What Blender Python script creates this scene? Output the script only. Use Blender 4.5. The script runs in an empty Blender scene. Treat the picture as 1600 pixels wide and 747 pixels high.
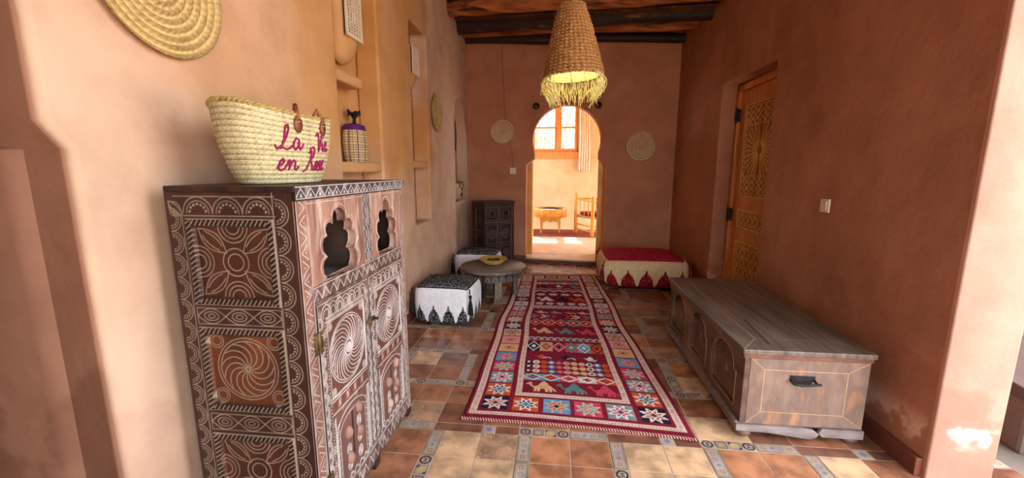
import bpy, bmesh, math, random
import numpy as np
from mathutils import Vector, Matrix
random.seed(7); rng = np.random.default_rng(7)
PI = math.pi
SC = bpy.context.scene
COL = SC.collection

# ------------------------------------------------------------------ camera
F = 640.0; VPX, VPY = 870.0, 266.0; CAMZ = 1.40
pit = math.atan((373.5-VPY)/F); psi = math.atan((VPX-800.0)*math.cos(pit)/F)
fw = Vector((-math.sin(psi)*math.cos(pit), math.cos(psi)*math.cos(pit), -math.sin(pit)))
rt = Vector((math.cos(psi), math.sin(psi), 0)); up = rt.cross(fw)
cd = bpy.data.cameras.new('camera'); cam = bpy.data.objects.new('camera', cd); COL.objects.link(cam)
cd.sensor_width = 36; cd.lens = F/1600*36; cd.clip_start = .02; cd.clip_end = 200
R = Matrix((rt, up, -fw)).transposed().to_4x4(); R.translation = Vector((0, 0, CAMZ)); cam.matrix_world = R
SC.camera = cam

# ------------------------------------------------------------------ sky, sun, exposure
W = bpy.data.worlds.new('world'); SC.world = W; W.use_nodes = True
bg = W.node_tree.nodes['Background']; bg.inputs[0].default_value = (.86, .93, 1.0, 1); bg.inputs[1].default_value = 9.0
sd = bpy.data.lights.new('sun', 'SUN'); sd.energy = 22.0; sd.angle = math.radians(.6); sd.color = (1, .93, .82)
sun = bpy.data.objects.new('sun', sd); COL.objects.link(sun)
sv = Vector((.04, -1.0, -1.2)).normalized()            # the way the light travels
sun.rotation_euler = sv.to_track_quat('-Z', 'Y').to_euler(); sun.location = (0, 12, 12)
vs = SC.view_settings
vs.view_transform = 'Standard'; vs.look = 'None'; vs.gamma = 1; vs.use_curve_mapping = False
vs.exposure = 0.15
SC.cycles.use_denoising = True
SC.cycles.max_bounces = 10; SC.cycles.diffuse_bounces = 8; SC.cycles.glossy_bounces = 3
SC.cycles.sample_clamp_indirect = 8; SC.cycles.caustics_reflective = False; SC.cycles.caustics_refractive = False

# ------------------------------------------------------------------ helpers
def lin(c):
    return tuple(((x/255)/12.92 if x <= 10.3 else ((x/255+.055)/1.055)**2.4) for x in c)
def L4(c): return lin(c)+(1,)

def mat(name, c1, c2=None, scale=6, rough=.6, bump=.0, bscale=60, stretch=(1, 1, 1), vcol=False, metal=0, emit=None,
        spots=None, contrast=(.35, .65), detail=5, wood=False, spec=.4, bdist=.01):
    m = bpy.data.materials.new(name); m.use_nodes = True; nt = m.node_tree; N = nt.nodes; K = nt.links
    b = N['Principled BSDF']; b.inputs['Roughness'].default_value = rough; b.inputs['Metallic'].default_value = metal
    b.inputs['Specular IOR Level'].default_value = spec
    tc = N.new('ShaderNodeTexCoord'); mp = N.new('ShaderNodeMapping'); mp.inputs['Scale'].default_value = stretch
    K.new(tc.outputs['Object'], mp.inputs[0])
    nz = N.new('ShaderNodeTexNoise'); nz.inputs['Scale'].default_value = scale; nz.inputs['Detail'].default_value = detail
    K.new(mp.outputs[0], nz.inputs['Vector'])
    rp = N.new('ShaderNodeValToRGB'); K.new(nz.outputs['Fac'], rp.inputs[0])
    rp.color_ramp.elements[0].position = contrast[0]; rp.color_ramp.elements[1].position = contrast[1]
    if vcol:
        at = N.new('ShaderNodeVertexColor'); at.layer_name = 'Col'
        k = c1 if not isinstance(c1, (int, float)) else (1-c1, 1+c1)
        rp.color_ramp.elements[0].color = (k[0],)*3+(1,); rp.color_ramp.elements[1].color = (min(k[1], 1.0),)*3+(1,)
        mx = N.new('ShaderNodeMix'); mx.data_type = 'RGBA'; mx.blend_type = 'MULTIPLY'; mx.inputs[0].default_value = 1
        K.new(at.outputs[0], mx.inputs[6]); K.new(rp.outputs[0], mx.inputs[7]); out = mx.outputs[2]
    else:
        rp.color_ramp.elements[0].color = L4(c1); rp.color_ramp.elements[1].color = L4(c2 or c1); out = rp.outputs[0]
    if spots:
        col, sc, lo, hi = spots
        n2 = N.new('ShaderNodeTexNoise'); n2.inputs['Scale'].default_value = sc; n2.inputs['Detail'].default_value = 6
        K.new(mp.outputs[0], n2.inputs['Vector'])
        mr = N.new('ShaderNodeMapRange'); mr.inputs[1].default_value = lo; mr.inputs[2].default_value = hi
        K.new(n2.outputs['Fac'], mr.inputs[0])
        m2 = N.new('ShaderNodeMix'); m2.data_type = 'RGBA'; K.new(mr.outputs[0], m2.inputs[0]); K.new(out, m2.inputs[6])
        m2.inputs[7].default_value = L4(col); out = m2.outputs[2]
    K.new(out, b.inputs['Base Color'])
    if bump:
        n3 = N.new('ShaderNodeTexNoise'); n3.inputs['Scale'].default_value = bscale; n3.inputs['Detail'].default_value = 4
        K.new(mp.outputs[0], n3.inputs['Vector'])
        bp = N.new('ShaderNodeBump'); bp.inputs['Strength'].default_value = bump; bp.inputs['Distance'].default_value = bdist
        K.new(n3.outputs['Fac'], bp.inputs['Height']); K.new(bp.outputs[0], b.inputs['Normal'])
    if emit:
        b.inputs['Emission Color'].default_value = L4(emit[0]); b.inputs['Emission Strength'].default_value = emit[1]
    return m

class MB:
    def __init__(s): s.v = []; s.f = []; s.s = []; s.m = []
    def add(s, v, f, smooth=False, mi=0, M=None):
        o = len(s.v)
        s.v += [tuple(M @ Vector(p)) for p in v] if M is not None else [tuple(p) for p in v]
        s.f += [tuple(i+o for i in q) for q in f]; s.s += [smooth]*len(f); s.m += [mi]*len(f); return s
    def box(s, x0, x1, y0, y1, z0, z1, mi=0, M=None):
        v = [(x, y, z) for z in (z0, z1) for y in (y0, y1) for x in (x0, x1)]
        return s.add(v, [(0, 2, 3, 1), (4, 5, 7, 6), (0, 1, 5, 4), (2, 6, 7, 3), (0, 4, 6, 2), (1, 3, 7, 5)], False, mi, M)
    def tube(s, pts, r, n=8, mi=0, M=None, closed=False, cap=True):
        pts = [Vector(p) for p in pts]; k = len(pts)
        rr = r if isinstance(r, (list, tuple)) else [r]*k
        ref = None; v = []
        for i in range(k):
            a = pts[(i-1) % k] if (closed or i > 0) else pts[0]; b = pts[(i+1) % k] if (closed or i < k-1) else pts[-1]
            t = (b-a); t = t.normalized() if t.length > 1e-9 else Vector((0, 0, 1))
            if ref is None:
                ref = Vector((0, 0, 1)) if abs(t.z) < .9 else Vector((1, 0, 0))
            u = (ref - t*ref.dot(t)); u = u.normalized() if u.length > 1e-6 else t.orthogonal().normalized()
            ref = u; w = t.cross(u)
            v += [pts[i]+(u*math.cos(2*PI*j/n)+w*math.sin(2*PI*j/n))*rr[i] for j in range(n)]
        f = [(i*n+j, i*n+(j+1) % n, ((i+1) % k)*n+(j+1) % n, ((i+1) % k)*n+j) for i in range(k if closed else k-1) for j in range(n)]
        s.add(v, f, True, mi, M)
        if cap and not closed:
            s.add(v[:n], [tuple(range(n))[::-1]], False, mi, M); s.add(v[-n:], [tuple(range(n))], False, mi, M)
        return s
    def lathe(s, prof, n=32, c=(0, 0, 0), mi=0, M=None, smooth=True, a0=0.0):
        v = []; k = len(prof)
        for r, z in prof:
            v += [(c[0]+r*math.cos(a0+2*PI*j/n), c[1]+r*math.sin(a0+2*PI*j/n), c[2]+z) for j in range(n)]
        f = [(i*n+j, i*n+(j+1) % n, (i+1)*n+(j+1) % n, (i+1)*n+j) for i in range(k-1) for j in range(n)]
        return s.add(v, f, smooth, mi, M)
    def disc(s, r, c, n=32, mi=0, M=None, flip=False):
        v = [(c[0]+r*math.cos(2*PI*j/n), c[1]+r*math.sin(2*PI*j/n), c[2]) for j in range(n)]
        q = tuple(range(n)); return s.add(v, [q[::-1] if flip else q], False, mi, M)
    def poly(s, pts, mi=0, M=None): return s.add(pts, [tuple(range(len(pts)))], False, mi, M)
    def mesh(s, name, ms):
        me = bpy.data.meshes.new(name); me.from_pydata(s.v, [], s.f)
        for m in (ms if isinstance(ms, (list, tuple)) else [ms]): me.materials.append(m)
        me.polygons.foreach_set('use_smooth', s.s); me.polygons.foreach_set('material_index', s.m)
        me.update(); return me
    def build(s, name, ms, parent=None, loc=(0, 0, 0), rz=0, bev=0, label=None, seg=2):
        return link(name, s.mesh(name, ms), parent, loc, rz, bev, label, seg)

def link(name, me, parent=None, loc=(0, 0, 0), rz=0, bev=0, label=None, seg=2):
    o = bpy.data.objects.new(name, me); COL.objects.link(o); o.location = loc; o.rotation_euler = (0, 0, rz)
    if parent: o.parent = parent
    if bev:
        b = o.modifiers.new('bevel', 'BEVEL'); b.width = bev; b.segments = seg; b.limit_method = 'ANGLE'; b.angle_limit = math.radians(50)
    if label: o['label'] = label
    return o
def thing(name, label, cat, loc=(0, 0, 0), rz=0, group=None):
    o = bpy.data.objects.new(name, None); COL.objects.link(o); o.location = loc; o.rotation_euler = (0, 0, rz)
    o.empty_display_size = .1; return tag(o, label, cat, group)
def tag(o, label, cat, group=None):
    o['label'] = label; o['category'] = cat
    if group: o['group'] = group
    return o
def struct(o): o['kind'] = 'structure'; return o
def dup(root, loc, rz, label, group=None):
    def cp(o, par):
        c = o.copy(); COL.objects.link(c); c.parent = par
        for ch in [x for x in bpy.data.objects if x.parent == o]: cp(ch, c)
        return c
    r = cp(root, None); r.location = loc; r.rotation_euler = (0, 0, rz); r['label'] = label
    if group: r['group'] = group
    return r

def extrude2d(loops, depth, bevel=0.0, axes='xz', d0=0.0, res=1):
    """filled outline with holes, thickness depth; (a, b) -> axes; the third axis runs d0..d0+depth"""
    cu = bpy.data.curves.new('tmp', 'CURVE'); cu.dimensions = '2D'; cu.fill_mode = 'BOTH'
    cu.extrude = depth/2-bevel; cu.bevel_depth = bevel; cu.bevel_resolution = res; cu.offset = -bevel
    for lp in loops:
        sp = cu.splines.new('POLY'); sp.points.add(len(lp)-1); sp.use_cyclic_u = True
        for p, q in zip(sp.points, lp): p.co = (q[0], q[1], 0, 1)
    o = bpy.data.objects.new('tmp', cu); COL.objects.link(o)
    dg = bpy.context.evaluated_depsgraph_get(); me = bpy.data.meshes.new_from_object(o.evaluated_get(dg))
    v = []
    for p in me.vertices:
        a, b, c = p.co; c = c+depth/2+d0
        v.append((a, c, b) if axes == 'xz' else (c, a, b) if axes == 'yz' else (a, b, c))
    f = [tuple(p.vertices) for p in me.polygons]
    bpy.data.objects.remove(o); bpy.data.meshes.remove(me); bpy.data.curves.remove(cu)
    return v, f

# ---- a raster of colour and height that becomes a dense grid mesh
class Canvas:
    def __init__(s, w, h, res, base):
        s.w, s.h, s.res = w, h, res; s.nx = int(round(w/res))+1; s.ny = int(round(h/res))+1
        s.c = np.empty((s.ny, s.nx, 3)); s.c[:] = lin(base); s.z = np.zeros((s.ny, s.nx))
        s.X, s.Y = np.meshgrid(np.linspace(0, w, s.nx), np.linspace(0, h, s.ny))
    def win(s, x0, x1, y0, y1):
        i0 = max(0, int(x0/s.w*(s.nx-1))-1); i1 = min(s.nx, int(x1/s.w*(s.nx-1))+3)
        j0 = max(0, int(y0/s.h*(s.ny-1))-1); j1 = min(s.ny, int(y1/s.h*(s.ny-1))+3)
        if i0 >= i1 or j0 >= j1: return None
        return slice(j0, j1), slice(i0, i1)
    def put(s, w, a, col, dz, setz):
        if col is not None: s.c[w] = s.c[w]*(1-a[..., None])+np.array(lin(col))*a[..., None]
        if setz is not None: s.z[w] = s.z[w]*(1-a)+setz*a
        else: s.z[w] += a*dz
    def line(s, pts, wd, col, dz=0.0, closed=False):
        pts = np.array(pts, float)
        if closed: pts = np.vstack([pts, pts[:1]])
        p = wd+s.res
        w = s.win(pts[:, 0].min()-p, pts[:, 0].max()+p, pts[:, 1].min()-p, pts[:, 1].max()+p)
        if w is None: return
        X, Y = s.X[w], s.Y[w]; D = np.full(X.shape, 9.)
        for a, b in zip(pts[:-1], pts[1:]):
            d = b-a; l = d@d
            t = np.clip(((X-a[0])*d[0]+(Y-a[1])*d[1])/l, 0, 1) if l > 0 else 0
            D = np.minimum(D, np.hypot(X-a[0]-t*d[0], Y-a[1]-t*d[1]))
        a = np.clip((wd/2-D)/s.res+.5, 0, 1); s.put(w, a, col, dz, None)
    def poly(s, pts, col, dz=0.0, setz=None):
        pts = np.array(pts, float)
        w = s.win(pts[:, 0].min(), pts[:, 0].max(), pts[:, 1].min(), pts[:, 1].max())
        if w is None: return
        X, Y = s.X[w], s.Y[w]; IN = np.zeros(X.shape, bool); n = len(pts)
        for i in range(n):
            x1, y1 = pts[i]; x2, y2 = pts[(i+1) % n]
            if y1 == y2: continue
            IN ^= ((y1 > Y) != (y2 > Y)) & (X < (x2-x1)*(Y-y1)/(y2-y1)+x1)
        s.put(w, IN.astype(float), col, dz, setz)
    def rect(s, x0, x1, y0, y1, col, dz=0., setz=None): s.poly([(x0, y0), (x1, y0), (x1, y1), (x0, y1)], col, dz, setz)
    def arc(s, cx, cy, r, a0, a1, wd, col, dz=0., ry=None, n=20):
        ry = ry or r
        s.line([(cx+r*math.cos(a0+(a1-a0)*i/n), cy+ry*math.sin(a0+(a1-a0)*i/n)) for i in range(n+1)], wd, col, dz)
    def circ(s, cx, cy, r, wd, col, dz=0., ry=None): s.arc(cx, cy, r, 0, 2*PI, wd, col, dz, ry, 28)
    def dot(s, cx, cy, r, col, dz=0., setz=None): s.poly([(cx+r*math.cos(t*PI/6), cy+r*math.sin(t*PI/6)) for t in range(12)], col, dz, setz)
    def mesh(s, name, m, fn):
        """fn(X, Y, Z) -> x, y, z arrays; normal follows fn"""
        x, y, z = fn(s.X, s.Y, s.z); n = s.nx*s.ny
        co = np.stack([x, y, z], -1).reshape(-1, 3)
        return gridmesh(name, co, s.nx, s.ny, s.c.reshape(-1, 3), m)
def gridmesh(name, co, nx, ny, col, m, smooth=True):
    me = bpy.data.meshes.new(name); n = nx*ny
    idx = np.arange(n).reshape(ny, nx)
    q = np.stack([idx[:-1, :-1], idx[:-1, 1:], idx[1:, 1:], idx[1:, :-1]], -1).reshape(-1)
    me.vertices.add(n); me.vertices.foreach_set('co', co.astype(np.float32).ravel())
    nf = (nx-1)*(ny-1); me.loops.add(nf*4); me.loops.foreach_set('vertex_index', q.astype(np.int32))
    me.polygons.add(nf); me.polygons.foreach_set('loop_start', np.arange(0, nf*4, 4, dtype=np.int32))
    me.polygons.foreach_set('use_smooth', np.full(nf, smooth))
    me.update(calc_edges=True)
    setcol(me, col); me.materials.append(m); return me
def setcol(me, col):
    a = me.color_attributes.new('Col', 'FLOAT_COLOR', 'POINT')
    c = np.ones((len(me.vertices), 4), np.float32); c[:, :3] = np.clip(col, 0, 1); a.data.foreach_set('color', c.ravel())

def noise2(X, Y, s, seed=0):
    r = np.random.default_rng(seed); o = np.zeros_like(X); 
    for k in range(6):
        a = r.uniform(0, 2*PI); f = s*r.uniform(.6, 1.7); o += np.sin((X*math.cos(a)+Y*math.sin(a))*f+r.uniform(0, 6.28)+1.3*np.sin((X*math.sin(a)-Y*math.cos(a))*f*.7))
    return o/6

# ------------------------------------------------------------------ materials
def plaster(name, base, alt, ochre=None, stain=None, low=None):
    """mud plaster: two tones, an optional ochre tone over part of the wall, salt-stained base"""
    m = bpy.data.materials.new(name); m.use_nodes = True; nt = m.node_tree; N = nt.nodes; K = nt.links
    b = N['Principled BSDF']; b.inputs['Roughness'].default_value = .82; b.inputs['Specular IOR Level'].default_value = .25
    tc = N.new('ShaderNodeTexCoord')
    def nz(sc, d=5, st=None):
        n = N.new('ShaderNodeTexNoise'); n.inputs['Scale'].default_value = sc; n.inputs['Detail'].default_value = d
        if st:
            mp = N.new('ShaderNodeMapping'); mp.inputs['Scale'].default_value = st; K.new(tc.outputs['Object'], mp.inputs[0]); K.new(mp.outputs[0], n.inputs[0])
        else: K.new(tc.outputs['Object'], n.inputs[0])
        return n.outputs['Fac']
    def mr(src, a, b_, c=0., d=1.):
        n = N.new('ShaderNodeMapRange'); n.interpolation_type = 'SMOOTHSTEP'
        for i, x in zip((1, 2, 3, 4), (a, b_, c, d)): n.inputs[i].default_value = x
        K.new(src, n.inputs[0]); return n.outputs[0]
    def mix(f, a, c):
        n = N.new('ShaderNodeMix'); n.data_type = 'RGBA'; K.new(f, n.inputs[0])
        if isinstance(a, tuple): n.inputs[6].default_value = L4(a)
        else: K.new(a, n.inputs[6])
        n.inputs[7].default_value = L4(c); return n.outputs[2]
    def math_(op, a, c):
        n = N.new('ShaderNodeMath'); n.operation = op
        for i, x in enumerate((a, c)):
            if isinstance(x, (int, float)): n.inputs[i].default_value = x
            else: K.new(x, n.inputs[i])
        n.use_clamp = op == 'MULTIPLY'; return n.outputs[0]
    sx = N.new('ShaderNodeSeparateXYZ'); K.new(tc.outputs['Object'], sx.inputs[0]); Y, Z = sx.outputs[1], sx.outputs[2]
    c = mix(mr(nz(1.3, 6), .35, .65), base, alt)
    if ochre:  # ochre tone, stronger higher up and along the niches
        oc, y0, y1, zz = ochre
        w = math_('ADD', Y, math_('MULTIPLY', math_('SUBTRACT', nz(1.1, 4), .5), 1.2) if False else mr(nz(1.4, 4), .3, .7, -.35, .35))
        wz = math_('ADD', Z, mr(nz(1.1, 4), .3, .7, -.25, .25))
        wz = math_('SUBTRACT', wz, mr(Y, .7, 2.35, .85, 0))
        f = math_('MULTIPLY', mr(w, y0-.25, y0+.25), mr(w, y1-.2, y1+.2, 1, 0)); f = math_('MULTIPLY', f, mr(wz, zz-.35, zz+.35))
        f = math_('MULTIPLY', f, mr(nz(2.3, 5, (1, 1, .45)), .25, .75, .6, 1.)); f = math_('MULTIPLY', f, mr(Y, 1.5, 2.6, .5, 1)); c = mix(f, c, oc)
    if low:
        col, h = low
        wz = math_('ADD', Z, mr(nz(2.0, 4), .3, .7, -.3, .3)); c = mix(mr(wz, h-.05, h+.05, .55, 0), c, col)
    # fine blotches
    n = N.new('ShaderNodeMix'); n.data_type = 'RGBA'; n.blend_type = 'MULTIPLY'; n.inputs[0].default_value = 1; K.new(c, n.inputs[6])
    rp = N.new('ShaderNodeValToRGB'); rp.color_ramp.elements[0].position = .3; rp.color_ramp.elements[0].color = (.84, .82, .80, 1); rp.color_ramp.elements[1].position = .62
    K.new(nz(5, 8), rp.inputs[0]); K.new(rp.outputs[0], n.inputs[7]); c = n.outputs[2]
    if stain:      # salt bloom near the ground
        col, ztop = stain
        f = math_('MULTIPLY', mr(nz(5, 8), .56, .64), mr(Z, ztop*.8, ztop*1.25, 1, 0)); f = math_('MULTIPLY', f, mr(Z, ztop*.3, ztop*.6)); c = mix(f, c, col)
    K.new(c, b.inputs['Base Color'])
    bp = N.new('ShaderNodeBump'); bp.inputs['Strength'].default_value = .35; bp.inputs['Distance'].default_value = .02; K.new(nz(9, 8), bp.inputs['Height'])
    b2 = N.new('ShaderNodeBump'); b2.inputs['Strength'].default_value = .4; b2.inputs['Distance'].default_value = .05; K.new(nz(1.7, 3), b2.inputs['Height'])
    K.new(b2.outputs[0], bp.inputs['Normal']); K.new(bp.outputs[0], b.inputs['Normal']); return m

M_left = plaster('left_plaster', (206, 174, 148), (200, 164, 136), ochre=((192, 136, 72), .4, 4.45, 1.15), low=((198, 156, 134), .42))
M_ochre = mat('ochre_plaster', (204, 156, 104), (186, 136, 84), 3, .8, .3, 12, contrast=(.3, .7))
M_right = plaster('right_plaster', (180, 124, 96), (166, 110, 82), stain=((206, 160, 136), .26), low=((158, 100, 74), .5))
M_back = plaster('back_plaster', (192, 132, 100), (178, 118, 88))
M_porch = plaster('porch_plaster', (150, 108, 86), (132, 92, 72), low=((122, 82, 64), .55))  # darker than the left wall: shade of the return face put into the colour
M_pier = plaster('pier_plaster', (182, 142, 124), (168, 126, 108), stain=((198, 172, 158), .36), low=((160, 110, 90), .34))
M_far = plaster('far_plaster', (226, 206, 166), (216, 194, 150))
M_skirt = mat('skirting_tile', (120, 62, 48), (96, 48, 38), 5, .5, .2, 30)
M_straw = mat('straw', (196, 170, 104), (160, 130, 70), 40, .75, .6, 220, contrast=(.3, .7))
M_strawv = mat('straw_weave', (.72, 1.0), None, 60, .75, .5, 260, vcol=True, contrast=(.3, .6))
M_leather = mat('leather', (140, 76, 44), (104, 52, 28), 20, .45, .3, 90)
M_wood = mat('carved_wood', (.6, 1.0), None, 5, .5, .25, 40, vcol=True, stretch=(3, 3, .6), contrast=(.3, .7))
M_woodd = mat('dark_wood', (64, 38, 28), (38, 22, 17), 6, .5, .3, 50, stretch=(3, 3, .5))
M_woodp = mat('worn_pink_wood', (166, 124, 106), (116, 80, 68), 5, .55, .3, 40, stretch=(3, 3, .5), spots=((190, 166, 150), 9, .5, .7))
M_wooda = mat('black_aged_wood', (60, 40, 34), (36, 24, 21), 8, .55, .4, 60)
M_inner = mat('cabinet_inside', (96, 76, 66), (62, 46, 40), 5, .5, .2, 40)
M_white = mat('whitewash_line', (206, 190, 176), (160, 140, 126), 30, .7)
M_brass = mat('aged_brass', (150, 130, 96), (96, 78, 54), 20, .4, .2, 60, metal=.8)
M_iron = mat('dark_iron', (52, 50, 54), (34, 32, 34), 20, .45, .3, 80, metal=.7)
M_plastic = mat('switch_plastic', (222, 206, 180), (216, 198, 170), 5, .35)
M_log = mat('beam_log', (190, 116, 66), (128, 68, 36), 4, .6, .5, 30, stretch=(.35, 4, 4), spots=((54, 26, 16), 3, .55, .66))
M_logd = mat('beam_dark', (50, 30, 24), (30, 18, 16), 4, .6, .5, 30, stretch=(.35, 4, 4), spots=((132, 74, 40), 2.5, .6, .66))
M_ceil = mat('ceiling_boards', (120, 78, 50), (84, 50, 32), 5, .7, .3, 30)
M_yellow = mat('yellow_wood', (222, 164, 72), (200, 138, 52), 6, .45, .15, 40, stretch=(3, 3, .5))
M_door = mat('orange_wood', (214, 138, 70), (182, 106, 48), 6, .45, .2, 40, stretch=(4, 4, .4))
M_carvey = mat('carved_yellow', (224, 172, 74), (198, 142, 54), 20, .5)
M_rug = mat('wool_rug', (.78, 1.0), None, 50, .95, .8, 170, vcol=True, contrast=(.3, .6), spec=.1, bdist=.006)
M_cloth = mat('embroidered_cloth', (.86, 1.0), None, 30, .9, .5, 120, vcol=True, spec=.15, bdist=.006)
M_purple = mat('purple_fabric', (86, 26, 96), (58, 14, 70), 30, .8, .5, 100)
M_magenta = mat('magenta_wool', (158, 20, 88), (126, 12, 70), 60, .85, .6, 200)
M_redwool = mat('red_wool', (150, 28, 24), (120, 18, 18), 60, .85, .6, 200)
M_blackw = mat('black_wool', (26, 25, 28), (14, 13, 15), 60, .9, .8, 160)
M_redt = mat('crimson_wool', (150, 22, 40), (110, 14, 28), 60, .9, .8, 160)
M_curtain = mat('cream_curtain', (244, 236, 220), (236, 222, 198), 10, .85, .2, 80)
M_glass = bpy.data.materials.new('window_glass'); M_glass.use_nodes = True
_n = M_glass.node_tree.nodes; _n.remove(_n['Principled BSDF']); _t = _n.new('ShaderNodeBsdfTransparent'); _g = _n.new('ShaderNodeBsdfGlossy'); _g.inputs['Roughness'].default_value = .02
_m = _n.new('ShaderNodeMixShader'); _m.inputs[0].default_value = .06; _k = M_glass.node_tree.links
_k.new(_t.outputs[0], _m.inputs[1]); _k.new(_g.outputs[0], _m.inputs[2]); _k.new(_m.outputs[0], _n['Material Output'].inputs[0])
M_grey = mat('grey_stone', (104, 90, 84), (84, 72, 68), 3, .8, .3, 30)
M_patio = mat('patio_ground', (214, 172, 136), (196, 150, 114), 1.5, .9, .3, 20)
M_leaf = mat('foliage', (176, 188, 112), (120, 146, 70), 9, .7, .5, 30)

# ------------------------------------------------------------------ floor
tcol = dict(t=(158, 104, 76), d=(124, 80, 62), c=(202, 164, 128), s=(172, 132, 104), o=(178, 118, 84), b=(142, 92, 70))
TM = {k: mat('tile_'+k, tuple(min(255, int(x*1.1)) for x in v), tuple(int(x*.80) for x in v), 9, .24 if k not in 's' else .5, .15, 25, contrast=(.38, .62), spec=.5, detail=9,
             spots=((236, 200, 160), 60, .6, .7) if k == 's' else ((min(255, v[0]+26), min(255, v[1]+22), min(255, v[2]+14)), 5, .5, .75)) for k, v in tcol.items()}
M_grout = mat('grout', (206, 190, 178), (178, 160, 148), 12, .8)
M_deco = mat('deco_tile', (182, 164, 146), (158, 140, 122), 12, .35)
M_dk = mat('deco_dark', (62, 56, 58), (44, 40, 42), 12, .35)
M_dy = mat('deco_sand', (206, 172, 112), (190, 152, 92), 12, .35)
M_db = mat('deco_blue', (120, 130, 164), (100, 112, 150), 12, .35)
M_dr = mat('deco_red', (164, 92, 70), (140, 76, 58), 12, .35)
fms = [M_grout]+[TM[k] for k in 'tdcsob']+[M_deco, M_dk, M_dy, M_db, M_dr]
KI = {k: i+1 for i, k in enumerate('tdcsob')}; DE, DK, DY, DB, DR = 7, 8, 9, 10, 11
fl = MB()
fl.box(-2.9, 2.0, -1.2, 6.30, -.12, -.002, 0)
def slab(x0, x1, y0, y1, mi, g=.0028, z=0.0): fl.box(x0+g, x1-g, y0+g, y1-g, -.01, z, mi)
def flat(pts, z, mi): fl.add([(x, y, z) for x, y in pts], [tuple(range(len(pts)))], False, mi)
def ring(cx, cy, r, t, z, mi, n=4, a0=PI/4, sx=1, sy=1):
    o = [(cx+r*math.cos(a0+2*PI*i/n)*sx, cy+r*math.sin(a0+2*PI*i/n)*sy) for i in range(n)]
    q = [(cx+(r-t)*math.cos(a0+2*PI*i/n)*sx, cy+(r-t)*math.sin(a0+2*PI*i/n)*sy) for i in range(n)]
    for i in range(n): flat([o[i], o[(i+1) % n], q[(i+1) % n], q[i]], z, mi)
def motif(cx, cy, h, kind):
    z = .0004; r2 = h*1.414
    if kind == 0:        # square in square
        ring(cx, cy, r2*.92, r2*.16, z, DK); ring(cx, cy, r2*.56, r2*.14, z, DR); 
    elif kind == 1:      # sand diamond with dark corners
        ring(cx, cy, r2*.97, r2*.07, z, DK)
        flat([(cx-h*.85, cy), (cx, cy-h*.6), (cx+h*.85, cy), (cx, cy+h*.6)], z, DY)
        for sx, sy in ((-1, 1), (1, -1)): flat([(cx+sx*h*.88, cy+sy*h*.88), (cx+sx*h*.88, cy+sy*h*.3), (cx+sx*h*.3, cy+sy*h*.88)][::sx*sy], z+.0001, DK)
    elif kind == 2:      # dark octagon ring with hourglass
        ring(cx, cy, h*1.05, h*.34, z, DK, 8, PI/8); flat([(cx-h*.42, cy-h*.4), (cx+h*.42, cy-h*.4), (cx, cy)], z, DK); flat([(cx, cy), (cx+h*.42, cy+h*.4), (cx-h*.42, cy+h*.4)], z, DK)
    elif kind == 3:      # blue star
        for a in (0, PI/4): flat([(cx+h*.62*math.cos(a+i*PI/2), cy+h*.62*math.sin(a+i*PI/2)) for i in range(4)], z+a*.0001, DB)
    elif kind == 4: ring(cx, cy, r2*.6, r2*.2, z, DR)
    elif kind == 5: ring(cx, cy, h*.75, h*.25, z, DB, 8, PI/8)
def strip(x0, x1, y0, y1, style):
    """a decorated border tile; three or four motifs along its length"""
    slab(x0, x1, y0, y1, DE, .002)
    L = max(x1-x0, y1-y0); Wd = min(x1-x0, y1-y0); vert = (y1-y0) > (x1-x0)
    cx, cy = (x0+x1)/2, (y0+y1)/2
    ks = [0, 1, 2] if style == 0 else [4, 3, 5, 4] if style == 1 else [3]
    h = Wd*.42 if style != 1 else Wd*.27
    if style == 1:
        for rr, tt in ((.47, .035), (.36, .02)):
            a, b_ = (Wd*rr, L/2-Wd*(.5-rr)) if vert else (L/2-Wd*(.5-rr), Wd*rr)
            o = [(cx-a, cy-b_), (cx+a, cy-b_), (cx+a, cy+b_), (cx-a, cy+b_)]; t = Wd*tt
            q = [(cx-a+t, cy-b_+t), (cx+a-t, cy-b_+t), (cx+a-t, cy+b_-t), (cx-a+t, cy+b_-t)]
            for i in range(4): flat([o[i], o[(i+1) % 4], q[(i+1) % 4], q[i]], .0004, DK)
    n = len(ks)
    for i, k in enumerate(ks):
        t = -L/2+L*(i+.5)/n if n > 1 else 0
        if n > 1 and style == 1: t *= .84
        motif(cx+(0 if vert else t), cy+(t if vert else 0), h, k)
P = .472; S = .07; T = .201
forced = {(0, 0, 0, 0): 'c', (0, 0, 1, 0): 'c', (0, 0, 0, 1): 'c', (0, 0, 1, 1): 's', (1, 0, 0, 1): 'o', (1, 0, 1, 1): 't', (1, 0, 0, 0): 'o', (1, 0, 1, 0): 't',
          (2, 0, 0, 1): 'c', (2, 0, 1, 1): 'c', (2, 0, 0, 0): 'c', (2, 0, 1, 0): 'c', (3, 0, 0, 1): 'o', (3, 0, 1, 1): 'o', (3, 0, 0, 0): 'o', (3, 0, 1, 0): 'o', (4, 0, 0, 1): 'c',
          (-1, 0, 1, 1): 't', (-1, 0, 1, 0): 't', (-1, 1, 1, 0): 's', (0, 1, 0, 0): 'd', (3, 1, 0, 0): 'c', (3, 1, 1, 0): 'd', (-1, 1, 1, 1): 't', (0, 1, 0, 1): 'b', (0, 1, 1, 0): 'b'}
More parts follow.
